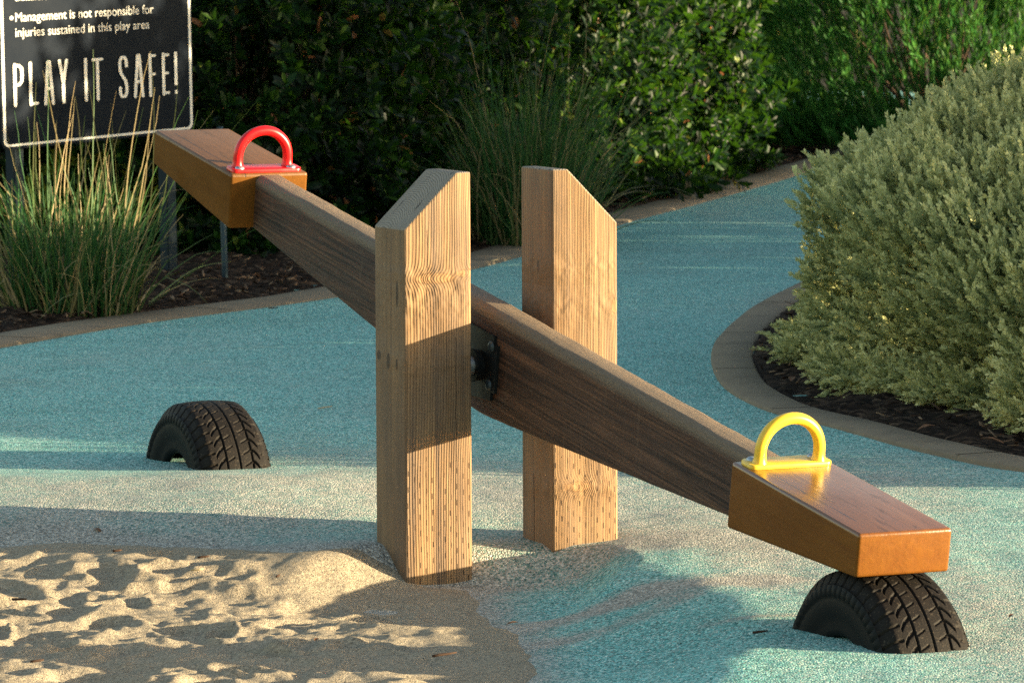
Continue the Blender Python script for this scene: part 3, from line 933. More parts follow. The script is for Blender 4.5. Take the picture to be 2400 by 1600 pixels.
# ------------------------------------------------------------------ sign
SP = np.array([-2.14226, 21.0, 0.72962])
STH, SROLL, SWID = R(57), 0.0203, 1.3345
SU = np.array([math.cos(STH) * math.cos(SROLL), math.sin(STH) * math.cos(SROLL), math.sin(SROLL)])
SN = np.cross(SU, np.array([0, 0, 1.0])); SN /= np.linalg.norm(SN)      # faces the camera side
SV = np.cross(SN, SU); SV = SV if SV[2] > 0 else -SV
def on_sign(x, y):
    d = ray(x, y); o = np.array([0, 0, CAM_H])
    t = ((SP - o) @ SN) / (d @ SN)
    q = o + d * t - SP
    return q @ SU, q @ SV
def build_sign():
    m = Mat('navy_sign_face', 0.38, 0.12)
    n = m.noise(m.oc, 5, 4, 0.6)
    m.set(color=m.mix(n, (0.0025, 0.006, 0.013), (0.006, 0.010, 0.018)), rough=m.math('MULTIPLY_ADD', n, 0.2, 0.28))
    M_NAVY = m.m
    M_WHITE = plain('offwhite_sign_print', (0.72, 0.70, 0.64), 0.5, 0.4, var=0.06)
    M_POST = plain('blue_grey_painted_steel', (0.02, 0.032, 0.040), 0.6, 0.15)
    root = bpy.data.objects.new('safety_sign', None)
    COL.objects.link(root)
    root.matrix_world = Matrix(((SU[0], SV[0], SN[0], SP[0]), (SU[1], SV[1], SN[1], SP[1]), (SU[2], SV[2], SN[2], SP[2]), (0, 0, 0, 1)))
    tag(root, 'dark navy playground safety sign with white border and lettering behind tall grass', 'sign')
    Wd, Ht, rc = SWID, 1.15, 0.03
    def rrect(x0, y0, x1, y1, r, n=6):
        out = []
        for (cx, cy, a0) in ((x1 - r, y1 - r, 0), (x0 + r, y1 - r, 90), (x0 + r, y0 + r, 180), (x1 - r, y0 + r, 270)):
            for j in range(n + 1):
                a = R(a0 + 90 * j / n)
                out.append((cx + r * math.cos(a), cy + r * math.sin(a)))
        return out
    def slab(pts, z0, z1):
        bm = bmesh.new()
        a = [bm.verts.new((x, y, z0)) for x, y in pts]; b = [bm.verts.new((x, y, z1)) for x, y in pts]
        bm.faces.new(a[::-1]); bm.faces.new(b)
        for i in range(len(pts)):
            j = (i + 1) % len(pts)
            bm.faces.new([a[i], a[j], b[j], b[i]])
        return bm
    e = 0.012
    bm_obj('panel', slab(rrect(-e, -e, Wd + e, Ht + e, rc + e), -0.02, 0.0), M_NAVY, root, smooth=False)
    o_, i_ = rrect(0, 0, Wd, Ht, rc), rrect(0.017, 0.010, Wd - 0.017, Ht - 0.010, rc - 0.008)
    bm = bmesh.new()
    A = [bm.verts.new((x, y, 0.003)) for x, y in o_]; B = [bm.verts.new((x, y, 0.003)) for x, y in i_]
    for i in range(len(A)):
        j = (i + 1) % len(A)
        bm.faces.new([A[i], A[j], B[j], B[i]])
    r_ = bmesh.ops.extrude_face_region(bm, geom=list(bm.faces))
    for v in [g for g in r_['geom'] if isinstance(g, bmesh.types.BMVert)]: v.co.z = 0.0006
    bmesh.ops.recalc_face_normals(bm, faces=bm.faces)
    bm_obj('border', bm, M_WHITE, root, smooth=False)
    # PLAY IT SAFE! in condensed round-ended strokes
    G_ = {'P': [[(0, 0), (0, 1)], [(0, .97), (.55, .97), (.9, .9), (.95, .75), (.9, .58), (.55, .5), (0, .5)]],
          'L': [[(0, 1), (0, 0)], [(0, .02), (.95, .02)]],
          'A': [[(0, 0), (.40, 1), (.60, 1), (1, 0)], [(.17, .36), (.83, .36)]],
          'Y': [[(0, 1), (.5, .46), (1, 1)], [(.5, .46), (.5, 0)]],
          'I': [[(.5, 0), (.5, 1)]], 'T': [[(.5, 0), (.5, .97)], [(0, .97), (1, .97)]],
          'S': [[(.95, .76), (.93, .9), (.7, .98), (.3, .98), (.07, .9), (.04, .74), (.16, .6), (.8, .40), (.95, .26), (.93, .1), (.7, .02), (.3, .02), (.07, .1), (.04, .24)]],
          'F': [[(0, 0), (0, 1)], [(0, .97), (1, .97)], [(0, .52), (.9, .52)]],
          'E': [[(0, 0), (0, 1)], [(0, .97), (1, .97)], [(0, .52), (.9, .52)], [(0, .03), (1, .03)]],
          '!': [[(.5, .24), (.5, 1)], [(.5, .03), (.5, .05)]]}
    boxes = [('P', 130, 240, 645, 1092), ('L', 290, 388, 630, 1082), ('A', 438, 548, 618, 1075), ('Y', 588, 692, 605, 1058), ('I', 852, 888, 592, 1040), ('T', 930, 1052, 582, 1030),
             ('S', 1200, 1304, 565, 1010), ('A', 1355, 1464, 553, 1000), ('F', 1512, 1588, 545, 990), ('E', 1648, 1724, 537, 975), ('!', 1772, 1804, 527, 970)]
    s = 4.356
    KX = 0.56
    def stroke(pts, w):
        P = np.array(pts) * np.array([KX, 1]); n = len(P)
        out = []
        for i in range(n - 1):
            d = P[i + 1] - P[i]; L = np.linalg.norm(d); d = d / (L + 1e-9); nn = np.array([-d[1], d[0]]) * w / 2
            q = np.array([P[i] - nn, P[i + 1] - nn, P[i + 1] + nn, P[i] + nn])
            out.append((np.column_stack([q[:, 0] / KX, q[:, 1], np.full(4, 0.004)]), [0, 1, 2, 3], [4]))
        for i in range(n):
            t = np.arange(14) * 2 * np.pi / 14
            q = P[i] + w / 2 * np.column_stack([np.cos(t), np.sin(t)])
            out.append((np.column_stack([q[:, 0] / KX, q[:, 1], np.full(14, 0.0044)]), list(range(14)), [14]))
        return out
    for word in (boxes[:4], boxes[4:6], boxes[6:]):
        parts = []
        for ch, x0, x1, yt, yb in word:
            a = on_sign(x0 / s, yb / s); b = on_sign(x1 / s, yb / s)
            c = on_sign((x0 + x1) / 2 / s, yt / s)
            a2 = on_sign((x0 + x1) / 2 / s, yb / s)
            xm = on_sign((x0 + x1) / 2 / s, (yt + yb) / 2 / s)[0]
            wd = b[0] - a[0]; ht = c[1] - a2[1]; sw = 0.0117
            iw, ih = max(wd - sw / KX, 0.001), ht - sw
            for st in G_[ch]:
                parts += stroke([(xm - iw / 2 + px * iw, a2[1] + sw / 2 + py * ih) for px, py in st], sw)
        V, F, S = join_np(parts)
        link('headline_word', mesh_np('headline_word', V, F, S, mats=[M_WHITE]), root)
    # small print
    def text(body, x0, x1, yb0, yb1, cap_top, name):
        """fit a line of text between two baseline points of the photograph, on the sign's plane"""
        cu = bpy.data.curves.new(name, 'FONT'); cu.body = body; cu.size = 1.0
        to = bpy.data.objects.new(name, cu); COL.objects.link(to)
        dg = bpy.context.evaluated_depsgraph_get()
        me = bpy.data.meshes.new_from_object(to.evaluated_get(dg))
        bpy.data.objects.remove(to); bpy.data.curves.remove(cu)
        co = np.zeros(len(me.vertices) * 3, np.float32); me.vertices.foreach_get('co', co); co = co.reshape(-1, 3)
        a, b = on_sign(x0, yb0), on_sign(x1, yb1)
        capw = on_sign(x0, cap_top)[1] - a[1]
        w0, w1 = co[:, 0].min(), co[:, 0].max()
        sx = (b[0] - a[0]) / (w1 - w0); sy = capw / 0.727
        X = a[0] + (co[:, 0] - w0) * sx
        Y = a[1] + co[:, 1] * sy + (b[1] - a[1]) * (co[:, 0] - w0) / (w1 - w0)
        # one mesh for each word: split where the gap between glyph faces is a space wide
        pol = [list(p.vertices) for p in me.polygons]
        iv = sorted((min(co[v, 0] for v in p), max(co[v, 0] for v in p), i) for i, p in enumerate(pol))
        words, end = [], -9
        for lo, hi, i in iv:
            if lo - end > 0.16: words.append([])
            words[-1].append(i); end = max(end, hi)
        XYZ = np.column_stack([X, Y, np.full(len(X), 0.003)])
        for wd in words:
            used = sorted({v for i in wd for v in pol[i]}); mp = {v: k for k, v in enumerate(used)}
            link('printed_word', mesh_np('printed_word', XYZ[used], [mp[v] for i in wd for v in pol[i]], [len(pol[i]) for i in wd], mats=[M_WHITE]), root)
        bpy.data.meshes.remove(me)
    text('Management is not responsible for', 153 / s, 1562 / s, 226 / s, 138 / s, 128 / s, 'l1')
    text('injuries sustained in this play area', 153 / s, 1520 / s, 380 / s, 293 / s, 283 / s, 'l2')
    text('unattended', 150 / s, 470 / s, 14 / s, -5 / s, -80 / s, 'l3')
    bx, by = on_sign(113 / s, 187 / s)
    t = np.arange(20) * 2 * np.pi / 20
    V = np.column_stack([bx + 0.0125 * np.cos(t), by + 0.0085 * np.sin(t), np.full(20, 0.003)])
    link('bullet_dot', mesh_np('bullet_dot', V, list(range(20)), [20], mats=[M_WHITE]), root)
    # steel legs
    for sx in (0.13, 1.20):
        bm = bmesh.new()
        bmesh.ops.create_cube(bm, size=1)
        for v in bm.verts:
            v.co = (sx + v.co.x * 0.07, v.co.y * 2.1 - 0.08, v.co.z * 0.05 - 0.046)
        bmesh.ops.bevel(bm, geom=list(bm.edges), offset=0.006, segments=2, affect='EDGES')
        bm_obj('leg', bm, M_POST, root)
build_sign()
def build_stake():
    p = gp(527, 655, G + 0.03)
    V, F, S = tube_np([(p[0] + 0.002, p[1], -0.1), (p[0], p[1], 0.2), (p[0] - 0.012, p[1], 0.62), (p[0] - 0.016, p[1], 0.78)], 0.0135, 12)
    o = link('metal_stake', mesh_np('metal_stake', V, F, S, smooth=True, mats=[plain('dull_blue_steel', (0.04, 0.07, 0.09), 0.45, 0.5, metal=0.4)]))
    tag(o, 'thin blue grey metal stake standing in the mulch below the raised seat', 'stake')
build_stake()

# ------------------------------------------------------------------ foliage
def norm(a): return a / (np.linalg.norm(a, axis=-1, keepdims=True) + 1e-9)
def leaves(pos, dr, nr, L, Wd, stations=((0.35, 0.9), (0.68, 0.85)), fold=0.18, droop=0.12):
    """arrays of leaves: folded blades with a midrib"""
    n = len(pos)
    dr = norm(dr); sd = norm(np.cross(dr, nr)); nr = norm(np.cross(sd, dr))
    L = np.asarray(L)[:, None]; Wd = np.asarray(Wd)[:, None]
    cols = [pos]
    for (t, w) in stations:
        c = pos + dr * L * t - nr * L * droop * t * t
        cols += [c + sd * Wd * 0.5 * w + nr * Wd * fold * w, c, c - sd * Wd * 0.5 * w + nr * Wd * fold * w]
    cols.append(pos + dr * L - nr * L * droop)
    k = len(cols)
    V = np.stack(cols, 1).reshape(-1, 3)
    tmpl, sz = [], []
    tmpl += [0, 2, 1, 0, 3, 2]; sz += [3, 3]
    for s in range(len(stations) - 1):
        a = 1 + 3 * s; b = a + 3
        tmpl += [a, a + 1, b + 1, b, a + 1, a + 2, b + 2, b + 1]; sz += [4, 4]
    a = 1 + 3 * (len(stations) - 1)
    tmpl += [a, a + 1, k - 1, a + 1, a + 2, k - 1]; sz += [3, 3]
    F = (np.arange(n)[:, None] * k + np.array(tmpl)[None]).ravel()
    S = np.tile(sz, n)
    return V, F, S, k
def leaf_mat(name, stops, rough=0.4, spec=0.45, trans=0.25, tcol=(0.12, 0.22, 0.02)):
    m = Mat(name, rough, spec)
    c = m.ramp(m.attr('tone'), stops)
    m.set(color=c)
    m.translucent(m.mix(0.6, c, tcol), trans)
    return m.m
def blob_points(rg, n, c, r, lump=0.22, shell=0.55, zmin=0.05):
    """points through a lumpy ellipsoid's volume, thicker towards its surface; returns points and outward directions"""
    d = norm(rg.normal(size=(n, 3)))
    d[:, 2] = np.where(d[:, 2] < -0.95, -d[:, 2], d[:, 2])
    hz = np.hypot(d[:, 0], d[:, 1]) + 1e-6
    f = (1 + (1 / hz - 1) * sstep(0.72, 0.05, d[:, 2])) 
    d[:, 0] *= f; d[:, 1] *= f
    az = np.arctan2(d[:, 1], d[:, 0])
    k = 1 + lump * (fbm(az * 2.0 + c[0] * 3, d[:, 2] * 3 + c[1], 7, 3) + 0.6 * fbm(az * 6 + c[1], d[:, 2] * 7, 17, 2))
    rad = (shell + (1 - shell) * rg.uniform(0, 1, n) ** 0.6) * k
    p = np.array(c) + d * rad[:, None] * np.array(r)
    p[:, 2] = np.maximum(p[:, 2], G + zmin + rg.uniform(0, 0.05, n))
    return p, norm(d / np.array(r)), rad / k
def stems_mesh(rg, base, pts, rad=0.006, sides=4):
    parts = []
    for p in pts:
        b = base + rg.normal(0, 0.08, 3) * np.array([1, 1, 0])
        mid = (b + p) / 2 + rg.normal(0, 0.06, 3) + np.array([0, 0, 0.08])
        t = np.linspace(0, 1, 6)[:, None]
        P = (1 - t) ** 2 * b + 2 * t * (1 - t) * mid + t ** 2 * p
        parts.append(tube_np(P, np.linspace(rad * 1.7, rad * 0.4, 6), sides))
    return join_np(parts)
M_BARK = plain('grey_brown_bark', (0.09, 0.06, 0.042), 0.9, 0.15, var=0.4)

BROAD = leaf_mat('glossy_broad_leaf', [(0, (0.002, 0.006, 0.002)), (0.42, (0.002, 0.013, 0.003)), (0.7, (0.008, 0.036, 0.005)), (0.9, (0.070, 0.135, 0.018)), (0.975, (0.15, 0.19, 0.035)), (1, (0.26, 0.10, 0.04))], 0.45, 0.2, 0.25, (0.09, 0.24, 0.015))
def rosette_shrub(name, label, c, r, nsprig, seed, L=(0.068, 0.105), per=9, group=None):
    rg = np.random.default_rng(seed)
    root = bpy.data.objects.new(name, None); COL.objects.link(root)
    root.location = (c[0], c[1], G)
    tag(root, label, 'shrub', group)
    P, D, Q = blob_points(rg, nsprig, c, r, 0.20, 0.40)
    D = norm(D * np.array([1, 1, 0.6]) + np.array([0, 0, 0.55]) + rg.normal(0, 0.38, P.shape))
    n = nsprig * per
    ax = np.repeat(D, per, 0)
    k = np.tile(np.arange(per), nsprig)
    u = norm(np.cross(ax, np.array([0.31, 0.77, 0.2]))); w = np.cross(ax, u)
    phi = k * 2.399 + np.repeat(rg.uniform(0, 6.28, nsprig), per) + rg.normal(0, .25, n)
    rad = np.cos(phi)[:, None] * u + np.sin(phi)[:, None] * w
    spread = (0.25 + 1.25 * (1 - k / per))[:, None] * rg.uniform(0.7, 1.2, (n, 1))
    dr = norm(ax + rad * spread + rg.normal(0, .15, (n, 3)))
    pos = np.repeat(P, per, 0) + ax * ((k / per) * 0.075)[:, None] - root_off(c)
    LL = rg.uniform(L[0], L[1], n) * (0.65 + 0.35 * (1 - k / per))
    V, F, S, kk = leaves(pos, dr, norm(ax - rad * 0.4 + rg.normal(0, .2, (n, 3))), LL, LL * rg.uniform(0.34, 0.46, n), ((0.28, 0.72), (0.6, 1.0), (0.85, 0.6)))
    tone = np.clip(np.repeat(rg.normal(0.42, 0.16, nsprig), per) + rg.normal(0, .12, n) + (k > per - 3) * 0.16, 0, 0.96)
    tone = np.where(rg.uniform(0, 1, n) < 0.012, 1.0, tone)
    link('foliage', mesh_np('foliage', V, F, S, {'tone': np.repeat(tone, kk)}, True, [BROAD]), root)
    sel = rg.choice(nsprig, min(90, nsprig), replace=False)
    V, F, S = stems_mesh(rg, np.array([0, 0, -0.05]), (P[sel] - root_off(c)) * 0.8, 0.007)
    link('stems', mesh_np('stems', V, F, S, None, True, [M_BARK]), root)
    return root
def root_off(c): return np.array([c[0], c[1], G])

OFF_G = 'unseen shrubs added at right for shade'
HEDGE_G = 'broadleaf shrubs of the hedge behind the path'
rosette_shrub('broadleaf_shrub', 'dark broadleaf shrub directly behind the safety sign', (-2.55, 24.6, 1.0), (1.25, 1.35, 1.5), 2600, 101, group=HEDGE_G)
rosette_shrub('broadleaf_shrub', 'deeply shaded broadleaf shrub behind the red handle, right of the sign', (-1.35, 24.35, 1.0), (1.05, 1.3, 1.6), 4200, 102, group=HEDGE_G)
rosette_shrub('broadleaf_shrub', 'dark green broadleaf shrub rising behind the front post', (-0.75, 26.5, 1.05), (1.0, 1.35, 1.65), 4400, 103, group=HEDGE_G)
rosette_shrub('broadleaf_shrub', 'sunlit broadleaf shrub behind the middle grass tuft', (-0.12, 28.7, 1.05), (1.05, 1.4, 1.7), 4600, 104, group=HEDGE_G)
rosette_shrub('broadleaf_shrub', 'bright leaved shrub at the right end of the hedge above the far mulch', (0.58, 31.0, 1.05), (1.0, 1.4, 1.75), 4600, 105, group=HEDGE_G)
rosette_shrub('broadleaf_shrub', 'rear broadleaf shrub filling the gap behind the hedge', (-0.9, 28.6, 1.2), (2.0, 1.3, 1.7), 2200, 106, group=HEDGE_G)

# shrubs added out of view at right, sized to shade sign, hedge and path
for k, (x, y, h, ry) in enumerate([(4.8, 20.6, 1.02, 1.15), (4.8, 22.5, 1.15, 1.35), (4.9, 24.6, 1.30, 1.4), (5.0, 26.9, 0.34, 1.6), (5.1, 29.3, 0.30, 1.7), (5.2, 31.6, 0.45, 1.0)]):
    rosette_shrub('broadleaf_shrub', 'tall broadleaf shrub added outside the view to the right for shade, %s of its row' % ('nearest', 'second', 'third', 'fourth', 'fifth', 'farthest')[k], (x, y, h), (0.8, ry, h), 2300 if h > 0.9 else 1500, 120 + k, (0.08, 0.12), 9, OFF_G)

WILLOW = leaf_mat('narrow_green_leaf', [(0, (0.010, 0.055, 0.014)), (0.5, (0.034, 0.145, 0.026)), (0.85, (0.085, 0.235, 0.045)), (0.97, (0.18, 0.25, 0.10)), (1, (0.30, 0.26, 0.12))], 0.5, 0.2, 0.3, (0.12, 0.24, 0.03))
def willow_shrub(label, c, r, nsprig, seed):
    rg = np.random.default_rng(seed)
    root = bpy.data.objects.new('narrowleaf_shrub', None); COL.objects.link(root)
    root.location = (c[0], c[1], G)
    tag(root, label, 'shrub')
    per = 16
    P, D, Q = blob_points(rg, nsprig, c, r, 0.16, 0.6)
    D = norm(D * 0.5 + np.array([-0.1, 0, 0.95]) + rg.normal(0, 0.22, P.shape))
    n = nsprig * per
    ax = np.repeat(D, per, 0); k = np.tile(np.arange(per), nsprig)
    u = norm(np.cross(ax, np.array([0.31, 0.77, 0.2]))); w = np.cross(ax, u)
    phi = k * 2.399 + np.repeat(rg.uniform(0, 6.28, nsprig), per)
    rad = np.cos(phi)[:, None] * u + np.sin(phi)[:, None] * w
    dr = norm(ax * 1.1 + rad * rg.uniform(0.25, 0.8, (n, 1)))
    pos = np.repeat(P, per, 0) + ax * ((k / per) * 0.20)[:, None] - root_off(c)
    LL = rg.uniform(0.05, 0.09, n)
    V, F, S, kk = leaves(pos, dr, rad, LL, LL * 0.19, ((0.4, 1.0),), 0.15, 0.15)
    tone = np.clip(np.repeat(rg.normal(0.5, 0.17, nsprig), per) + rg.normal(0, .13, n), 0, 1)
    link('foliage', mesh_np('foliage', V, F, S, {'tone': np.repeat(tone, kk)}, True, [WILLOW]), root)
    sel = rg.choice(nsprig, 90, replace=False)
    V, F, S = stems_mesh(rg, np.array([0, 0, -0.05]), (P[sel] - root_off(c)) * 0.6, 0.008)
    link('stems', mesh_np('stems', V, F, S, None, True, [M_BARK]), root)
willow_shrub('tall narrow leaved green shrub behind the big silvery bush', (2.9, 33.9, 1.0), (1.5, 1.5, 1.75), 9000, 201)

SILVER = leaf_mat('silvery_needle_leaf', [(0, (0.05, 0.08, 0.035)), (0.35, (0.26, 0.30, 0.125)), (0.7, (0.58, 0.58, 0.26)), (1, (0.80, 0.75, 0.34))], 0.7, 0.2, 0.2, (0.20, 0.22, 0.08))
def needle_bush(label, c, r, nsprig, seed, per=26, tone0=0.58, cat='bush'):
    rg = np.random.default_rng(seed)
    root = bpy.data.objects.new('silver_bush', None); COL.objects.link(root)
    root.location = (c[0], c[1], G)
    tag(root, label, cat, 'silvery needle leaved bushes of the right bed')
    P, D, Q = blob_points(rg, nsprig, c, r, 0.13, 0.86, 0.04)
    D = norm(D * 0.75 + np.array([0, 0, 0.55]) + rg.normal(0, 0.30, P.shape))
    n = nsprig * per
    ax = np.repeat(D, per, 0); k = np.tile(np.arange(per), nsprig)
    u = norm(np.cross(ax, np.array([0.31, 0.77, 0.2]))); w = np.cross(ax, u)
    phi = k * 2.399 + np.repeat(rg.uniform(0, 6.28, nsprig), per)
    rad = np.cos(phi)[:, None] * u + np.sin(phi)[:, None] * w
    dr = norm(ax * (0.55 + 0.9 * (k / per))[:, None] + rad * rg.uniform(0.5, 0.9, (n, 1)))
    sl = np.repeat(rg.uniform(0.05, 0.115, nsprig), per)
    pos = np.repeat(P, per, 0) + ax * ((k / per) * sl)[:, None] - root_off(c)
    LL = rg.uniform(0.014, 0.022, n)
    sd = norm(np.cross(dr, rg.normal(size=(n, 3))))
    wd = (LL * 0.25)[:, None]
    tip = pos + dr * LL[:, None]; mid = pos + dr * (LL * 0.55)[:, None]
    V = np.stack([pos, mid + sd * wd, tip, mid - sd * wd], 1).reshape(-1, 3)
    F = np.arange(n * 4); S = np.full(n, 4)
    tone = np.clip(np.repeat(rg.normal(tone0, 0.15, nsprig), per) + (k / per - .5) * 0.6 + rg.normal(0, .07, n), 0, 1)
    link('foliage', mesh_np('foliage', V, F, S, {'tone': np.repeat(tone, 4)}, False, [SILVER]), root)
    m_ = nsprig // 3
    P2, D2, Q2 = blob_points(rg, m_, c, np.array(r) * 0.86, 0.13, 0.70, 0.02)
    V, F, S, kk = leaves(P2 - root_off(c), norm(rg.normal(size=P2.shape) + D2), D2 + rg.normal(0, .6, P2.shape), rg.uniform(0.05, 0.10, m_), rg.uniform(0.02, 0.045, m_))
    link('inner_shade_foliage', mesh_np('inner_shade_foliage', V, F, S, {'tone': np.zeros(len(V))}, False, [SILVER]), root)  # inner leaves all darkest tone: shade inside the bush put into colour
    sel = rg.choice(nsprig, min(140, nsprig), replace=False)
    V, F, S = stems_mesh(rg, np.array([0, 0, -0.05]), (P[sel] - root_off(c)) * 0.78, 0.005)
    link('stems', mesh_np('stems', V, F, S, None, True, [M_BARK]), root)
needle_bush('big rounded silvery green bush at right between the path and the far shrubs', (2.50, 17.55, 0.36), (1.39, 2.35, 0.80), 36000, 301, 30)
needle_bush('smaller yellowish green bush at the right edge in front of the big silvery bush', (2.62, 15.55, 0.24), (1.0, 0.8, 0.40), 9500, 302, 30, tone0=0.68)
needle_bush('low silvery bush added unseen beyond the right edge for shade', (3.0, 14.75, 0.2), (0.75, 0.9, 0.30), 4500, 303, 20)  # unseen bush added so its shade crosses the ground

# grass tufts
GRASS = leaf_mat('tuft_grass_blade', [(0, (0.010, 0.060, 0.014)), (0.4, (0.025, 0.115, 0.026)), (0.6, (0.085, 0.15, 0.045)), (0.75, (0.26, 0.20, 0.09)), (1, (0.46, 0.34, 0.18))], 0.55, 0.3, 0.25, (0.15, 0.22, 0.04))
def grass_tuft(label, base, spec, seed, group):
    """spec rows: count, base radius, length range, lean range, droop, width, tone mean, tone sd"""
    rg = np.random.default_rng(seed)
    root = bpy.data.objects.new('grass_tuft', None); COL.objects.link(root)
    root.location = (base[0], base[1], G)
    tag(root, label, 'grass tuft', group)
    for pname, rows in spec:
        Vs, T, cnt = [], [], 0
        K = 9
        for (n, br, (l0, l1), (t0, t1), droop, wid, tm, ts) in rows:
            a = rg.uniform(0, 6.283, n)
            rr = br * np.sqrt(rg.uniform(0, 1, n))
            b = np.column_stack([rr * np.cos(a), rr * np.sin(a), np.zeros(n) - 0.02])
            az = a + rg.normal(0, 0.7, n)
            lean = rg.uniform(t0, t1, n) * (0.35 + 0.65 * rr / br)
            L = rg.uniform(l0, l1, n)
            out = np.column_stack([np.cos(az), np.sin(az), np.zeros(n)])
            d0 = norm(out * np.sin(lean)[:, None] + np.array([0, 0, 1.0]) * np.cos(lean)[:, None])
            sd = norm(np.cross(d0, out + rg.normal(0, .8, (n, 3))))
            dr = droop * rg.uniform(0.2, 1.6, n)
            kink = np.where(rg.uniform(0, 1, n) < 0.15, rg.uniform(0.3, 0.8, n), 0)
            p = b.copy(); dd = d0.copy()
            pts = []
            for k in range(K + 1):
                t = k / K
                pts.append(p.copy())
                dd = norm(dd + (out * 0.35 - np.array([0, 0, 1.0])) * (dr * t * 1.6 / K)[:, None] + rg.normal(0, 0.055, (n, 3)))
                bend = (abs(t - 0.6) < 0.06) * kink
                dd = norm(dd + (out - np.array([0, 0, 0.9])) * bend[:, None])
                p = p + dd * (L / K)[:, None]
            for k in range(K + 1):
                t = k / K
                w = wid * (1 - 0.85 * t ** 1.5) * (0.6 + 0.4 * min(1, t * 6))
                Vs.append(None)
                pts[k] = np.stack([pts[k] + sd * w / 2, pts[k] - sd * w / 2], 1)
            Vs = [v for v in Vs if v is not None]
            blk = np.stack(pts, 1).reshape(n, -1, 3)           # n, 2(K+1), 3
            Vs.append(blk)
            tone = np.clip(rg.normal(tm, ts, n), 0, 1)
            T.append(np.repeat(tone, 2 * (K + 1)))
        V = np.concatenate([b.reshape(-1, 3) for b in Vs])
        V[:, 2] = np.maximum(V[:, 2], 0.0)
        N = len(V) // (2 * (K + 1))
        tm_ = np.array([[2 * k, 2 * k + 1, 2 * k + 3, 2 * k + 2] for k in range(K)]).ravel()
        F = (np.arange(N)[:, None] * 2 * (K + 1) + tm_[None]).ravel()
        link(pname, mesh_np(pname, V, F, np.full(N * K, 4), {'tone': np.concatenate(T)}, True, [GRASS]), root)
TG = 'tall grass tufts along the hedge'
tb = gp(168, 742, G)
grass_tuft('tall green and straw grass tuft in front of the safety sign', tb, [
    ('blades', [(430, 0.24, (0.3, 0.66), (0.03, 0.38), 0.5, 0.0095, 0.28, 0.16), (16, 0.30, (0.45, 0.85), (0.8, 1.35), 0.9, 0.0085, 0.74, 0.2), (260, 0.26, (0.2, 0.60), (0.05, 0.7), 1.2, 0.0085, 0.76, 0.16)]),
    ('seed_stalks', [(75, 0.27, (0.65, 1.12), (0.03, 0.5), 0.22, 0.007, 0.74, 0.15)])], 401, TG)
cb = gp(1235, 575, G)
grass_tuft('green grass tuft arching behind the two posts in front of the sunlit shrub', cb, [
    ('blades', [(560, 0.26, (0.5, 1.0), (0.03, 0.5), 0.8, 0.0095, 0.42, 0.16), (330, 0.30, (0.4, 0.9), (0.1, 0.9), 1.3, 0.008, 0.68, 0.16)]),
    ('seed_stalks', [(70, 0.20, (0.9, 1.3), (0.05, 0.5), 0.22, 0.007, 0.62, 0.15)])], 402, TG)
# low lime-green plant beyond the sign
def low_plant():
    rg = np.random.default_rng(77)
    c = np.array([*at(245, 470, 23.6)[:2], 0.25]); r = (0.42, 0.25, 0.40)
    root = bpy.data.objects.new('lime_groundcover', None); COL.objects.link(root)
    root.location = (c[0], c[1], G)
    tag(root, 'low lime green leafy plant seen through the grass under the sign', 'plant')
    n = 2200
    P, D, Q = blob_points(rg, n, c, r, 0.1, 0.6)
    LL = rg.uniform(0.03, 0.055, n)
    V, F, S, kk = leaves(P - root_off(c), norm(D + np.array([0, 0, .8]) + rg.normal(0, .4, P.shape)), norm(D + rg.normal(0, .5, P.shape)), LL, LL * 0.5)
    lm = leaf_mat('lime_leaf', [(0, (0.10, 0.16, 0.02)), (1, (0.36, 0.38, 0.04))], 0.5, 0.35, 0.35, (0.35, 0.4, 0.03))
    link('foliage', mesh_np('foliage', V, F, S, {'tone': np.repeat(rg.uniform(0, 1, n), kk)}, True, [lm]), root)
    V, F, S = stems_mesh(rg, np.array([0, 0, -0.05]), P[:40] - root_off(c), 0.004)
    link('stems', mesh_np('stems', V, F, S, None, True, [M_BARK]), root)
low_plant()

# ------------------------------------------------------------------ litter
M_DRY = plain('dry_brown_leaf', (0.16, 0.075, 0.032), 0.7, 0.3, var=0.4, scale=60)
M_TWIG = plain('dark_twig', (0.055, 0.032, 0.022), 0.85, 0.2, var=0.4)
M_STRAW = plain('pale_straw', (0.42, 0.33, 0.20), 0.8, 0.2, var=0.2)
def sand_h(x, y):
    return float(rubber_h(np.array([x]), np.array([y]))[0])
def fallen_leaf(px, py, L, a, label, z=None, mat=None):
    p = gp(px, py, G - 0.02 if z is None else z)
    rg = np.random.default_rng(int(px * 7 + py))
    n = 7
    V, F, S = [], [], []
    for k in range(n):
        t = k / (n - 1); w = L * 0.24 * math.sin(math.pi * min(0.98, t * 0.92 + 0.05)) ** 0.8
        lift = 0.10 * L * math.sin(t * 3.0) + 0.16 * L * t * t
        for q, s in enumerate((-1, 0, 1)):
            V.append(((t - .5) * L, s * w, lift + (0.35 * w if s else 0) + rg.normal(0, .012 * L)))
    for k in range(n - 1):
        for q in range(2):
            F += [k * 3 + q, k * 3 + q + 1, k * 3 + q + 4, k * 3 + q + 3]; S.append(4)
    o = link('fallen_leaf', mesh_np('fallen_leaf', np.array(V), F, S, None, True, [mat or M_DRY]), loc=(p[0], p[1], p[2] + 0.003), rot=(0, 0, a))
    tag(o, label, 'leaf', 'dead leaves lying about')
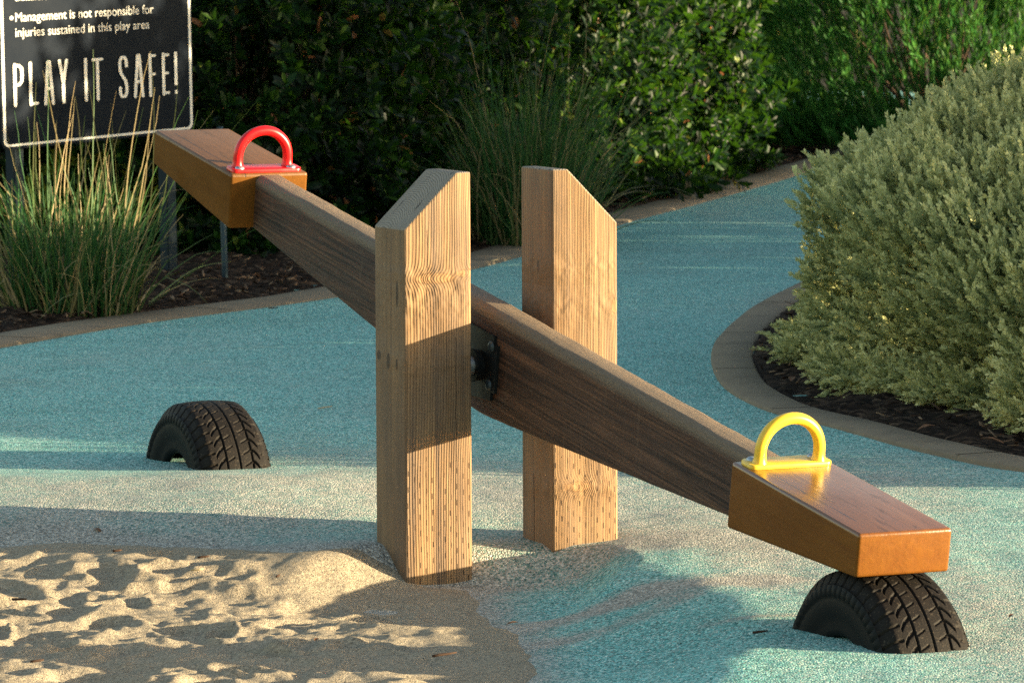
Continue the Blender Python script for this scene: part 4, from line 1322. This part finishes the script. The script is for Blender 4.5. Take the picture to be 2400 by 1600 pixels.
def twig(px, py, L, a, label, z=None, mat=None, rad=0.003, tilt=0.06):
    p = gp(px, py, G - 0.02 if z is None else z)
    P = [(-L / 2, 0, 0.0), (-L / 5, 0.02 * L, tilt * L * .5), (L / 6, -0.03 * L, tilt * L), (L / 2, 0.03 * L, tilt * L * 1.4)]
    V, F, S = tube_np(P, [rad, rad * 1.1, rad, rad * .6], 6)
    o = link('twig', mesh_np('twig', V, F, S, None, True, [mat or M_TWIG]), loc=(p[0], p[1], p[2] + rad), rot=(0, 0, a))
    tag(o, label, 'twig', 'twigs lying about')
ZS = 0.045
fallen_leaf(1200, 1466, 0.030, 0.4, 'small dark curled leaf on the sand tip right of the front post', 0.045)
twig(1042, 1538, 0.058, 0.35, 'dark thin twig on shaded sand below the front post', ZS + .01)
twig(652, 1352, 0.020, 1.2, 'tiny black twig fragment on the sand edge left of the front post', ZS + .02)
fallen_leaf(228, 1247, 0.034, 2.2, 'small orange brown leaf standing at the sand edge below the left tyre', ZS + .02)
twig(477, 1308, 0.03, 0.1, 'short brown twig on grey sand at left', ZS + .03)
twig(45, 1408, 0.04, -0.5, 'brown twig at the far left on sunlit sand', ZS + .03)
fallen_leaf(1545, 1310, 0.014, 0.3, 'tiny dark leaf scrap on the rubber right of the rear post', G - .03)
fallen_leaf(2370, 1447, 0.022, 1.0, 'tiny brown leaf on the rubber right of the low tyre', G)
twig(1782, 1484, 0.035, 0.2, 'dark twig lying in the shadow left of the low tyre', G)
twig(763, 957, 0.055, 0.5, 'pale straw stalk on the teal rubber left of the front post', G, M_STRAW, 0.0022)
twig(1160, 612, 0.06, 0.9, 'pale straw stalk on the far kerb between the posts', G + .018, M_STRAW, 0.003)
twig(640, 724, 0.04, 0.1, 'dark twig on the kerb below the raised beam', G + .018)
fallen_leaf(1503, 622, 0.03, 0.2, 'pale dry leaf lying on the teal path right of the rear post', G, M_STRAW)
fallen_leaf(2172, 1008, 0.06, 0.4, 'curled brown leaf on the soil under the big silvery bush', G + .05)
fallen_leaf(2325, 1040, 0.07, 2.9, 'large brown leaf on the soil under the right edge bush', G + .05)
fallen_leaf(1856, 893, 0.05, 1.4, 'brown leaf beside the soil edge left of the silvery bush', G + .04)
twig(275, 1293, 0.024, 0.2, 'short red brown bark flake on the bright sand hump at left', ZS + .03)
fallen_leaf(742, 1503, 0.022, 1.3, 'small orange leaf scrap on sunlit sand left of the front post foot', ZS + .02)
twig(462, 1338, 0.032, -0.1, 'pale brown splinter on the sand left of centre', ZS + .02, M_STRAW)
twig(87, 1552, 0.03, 0.3, 'short brown twig near the bottom left corner of the sand', ZS + .02)
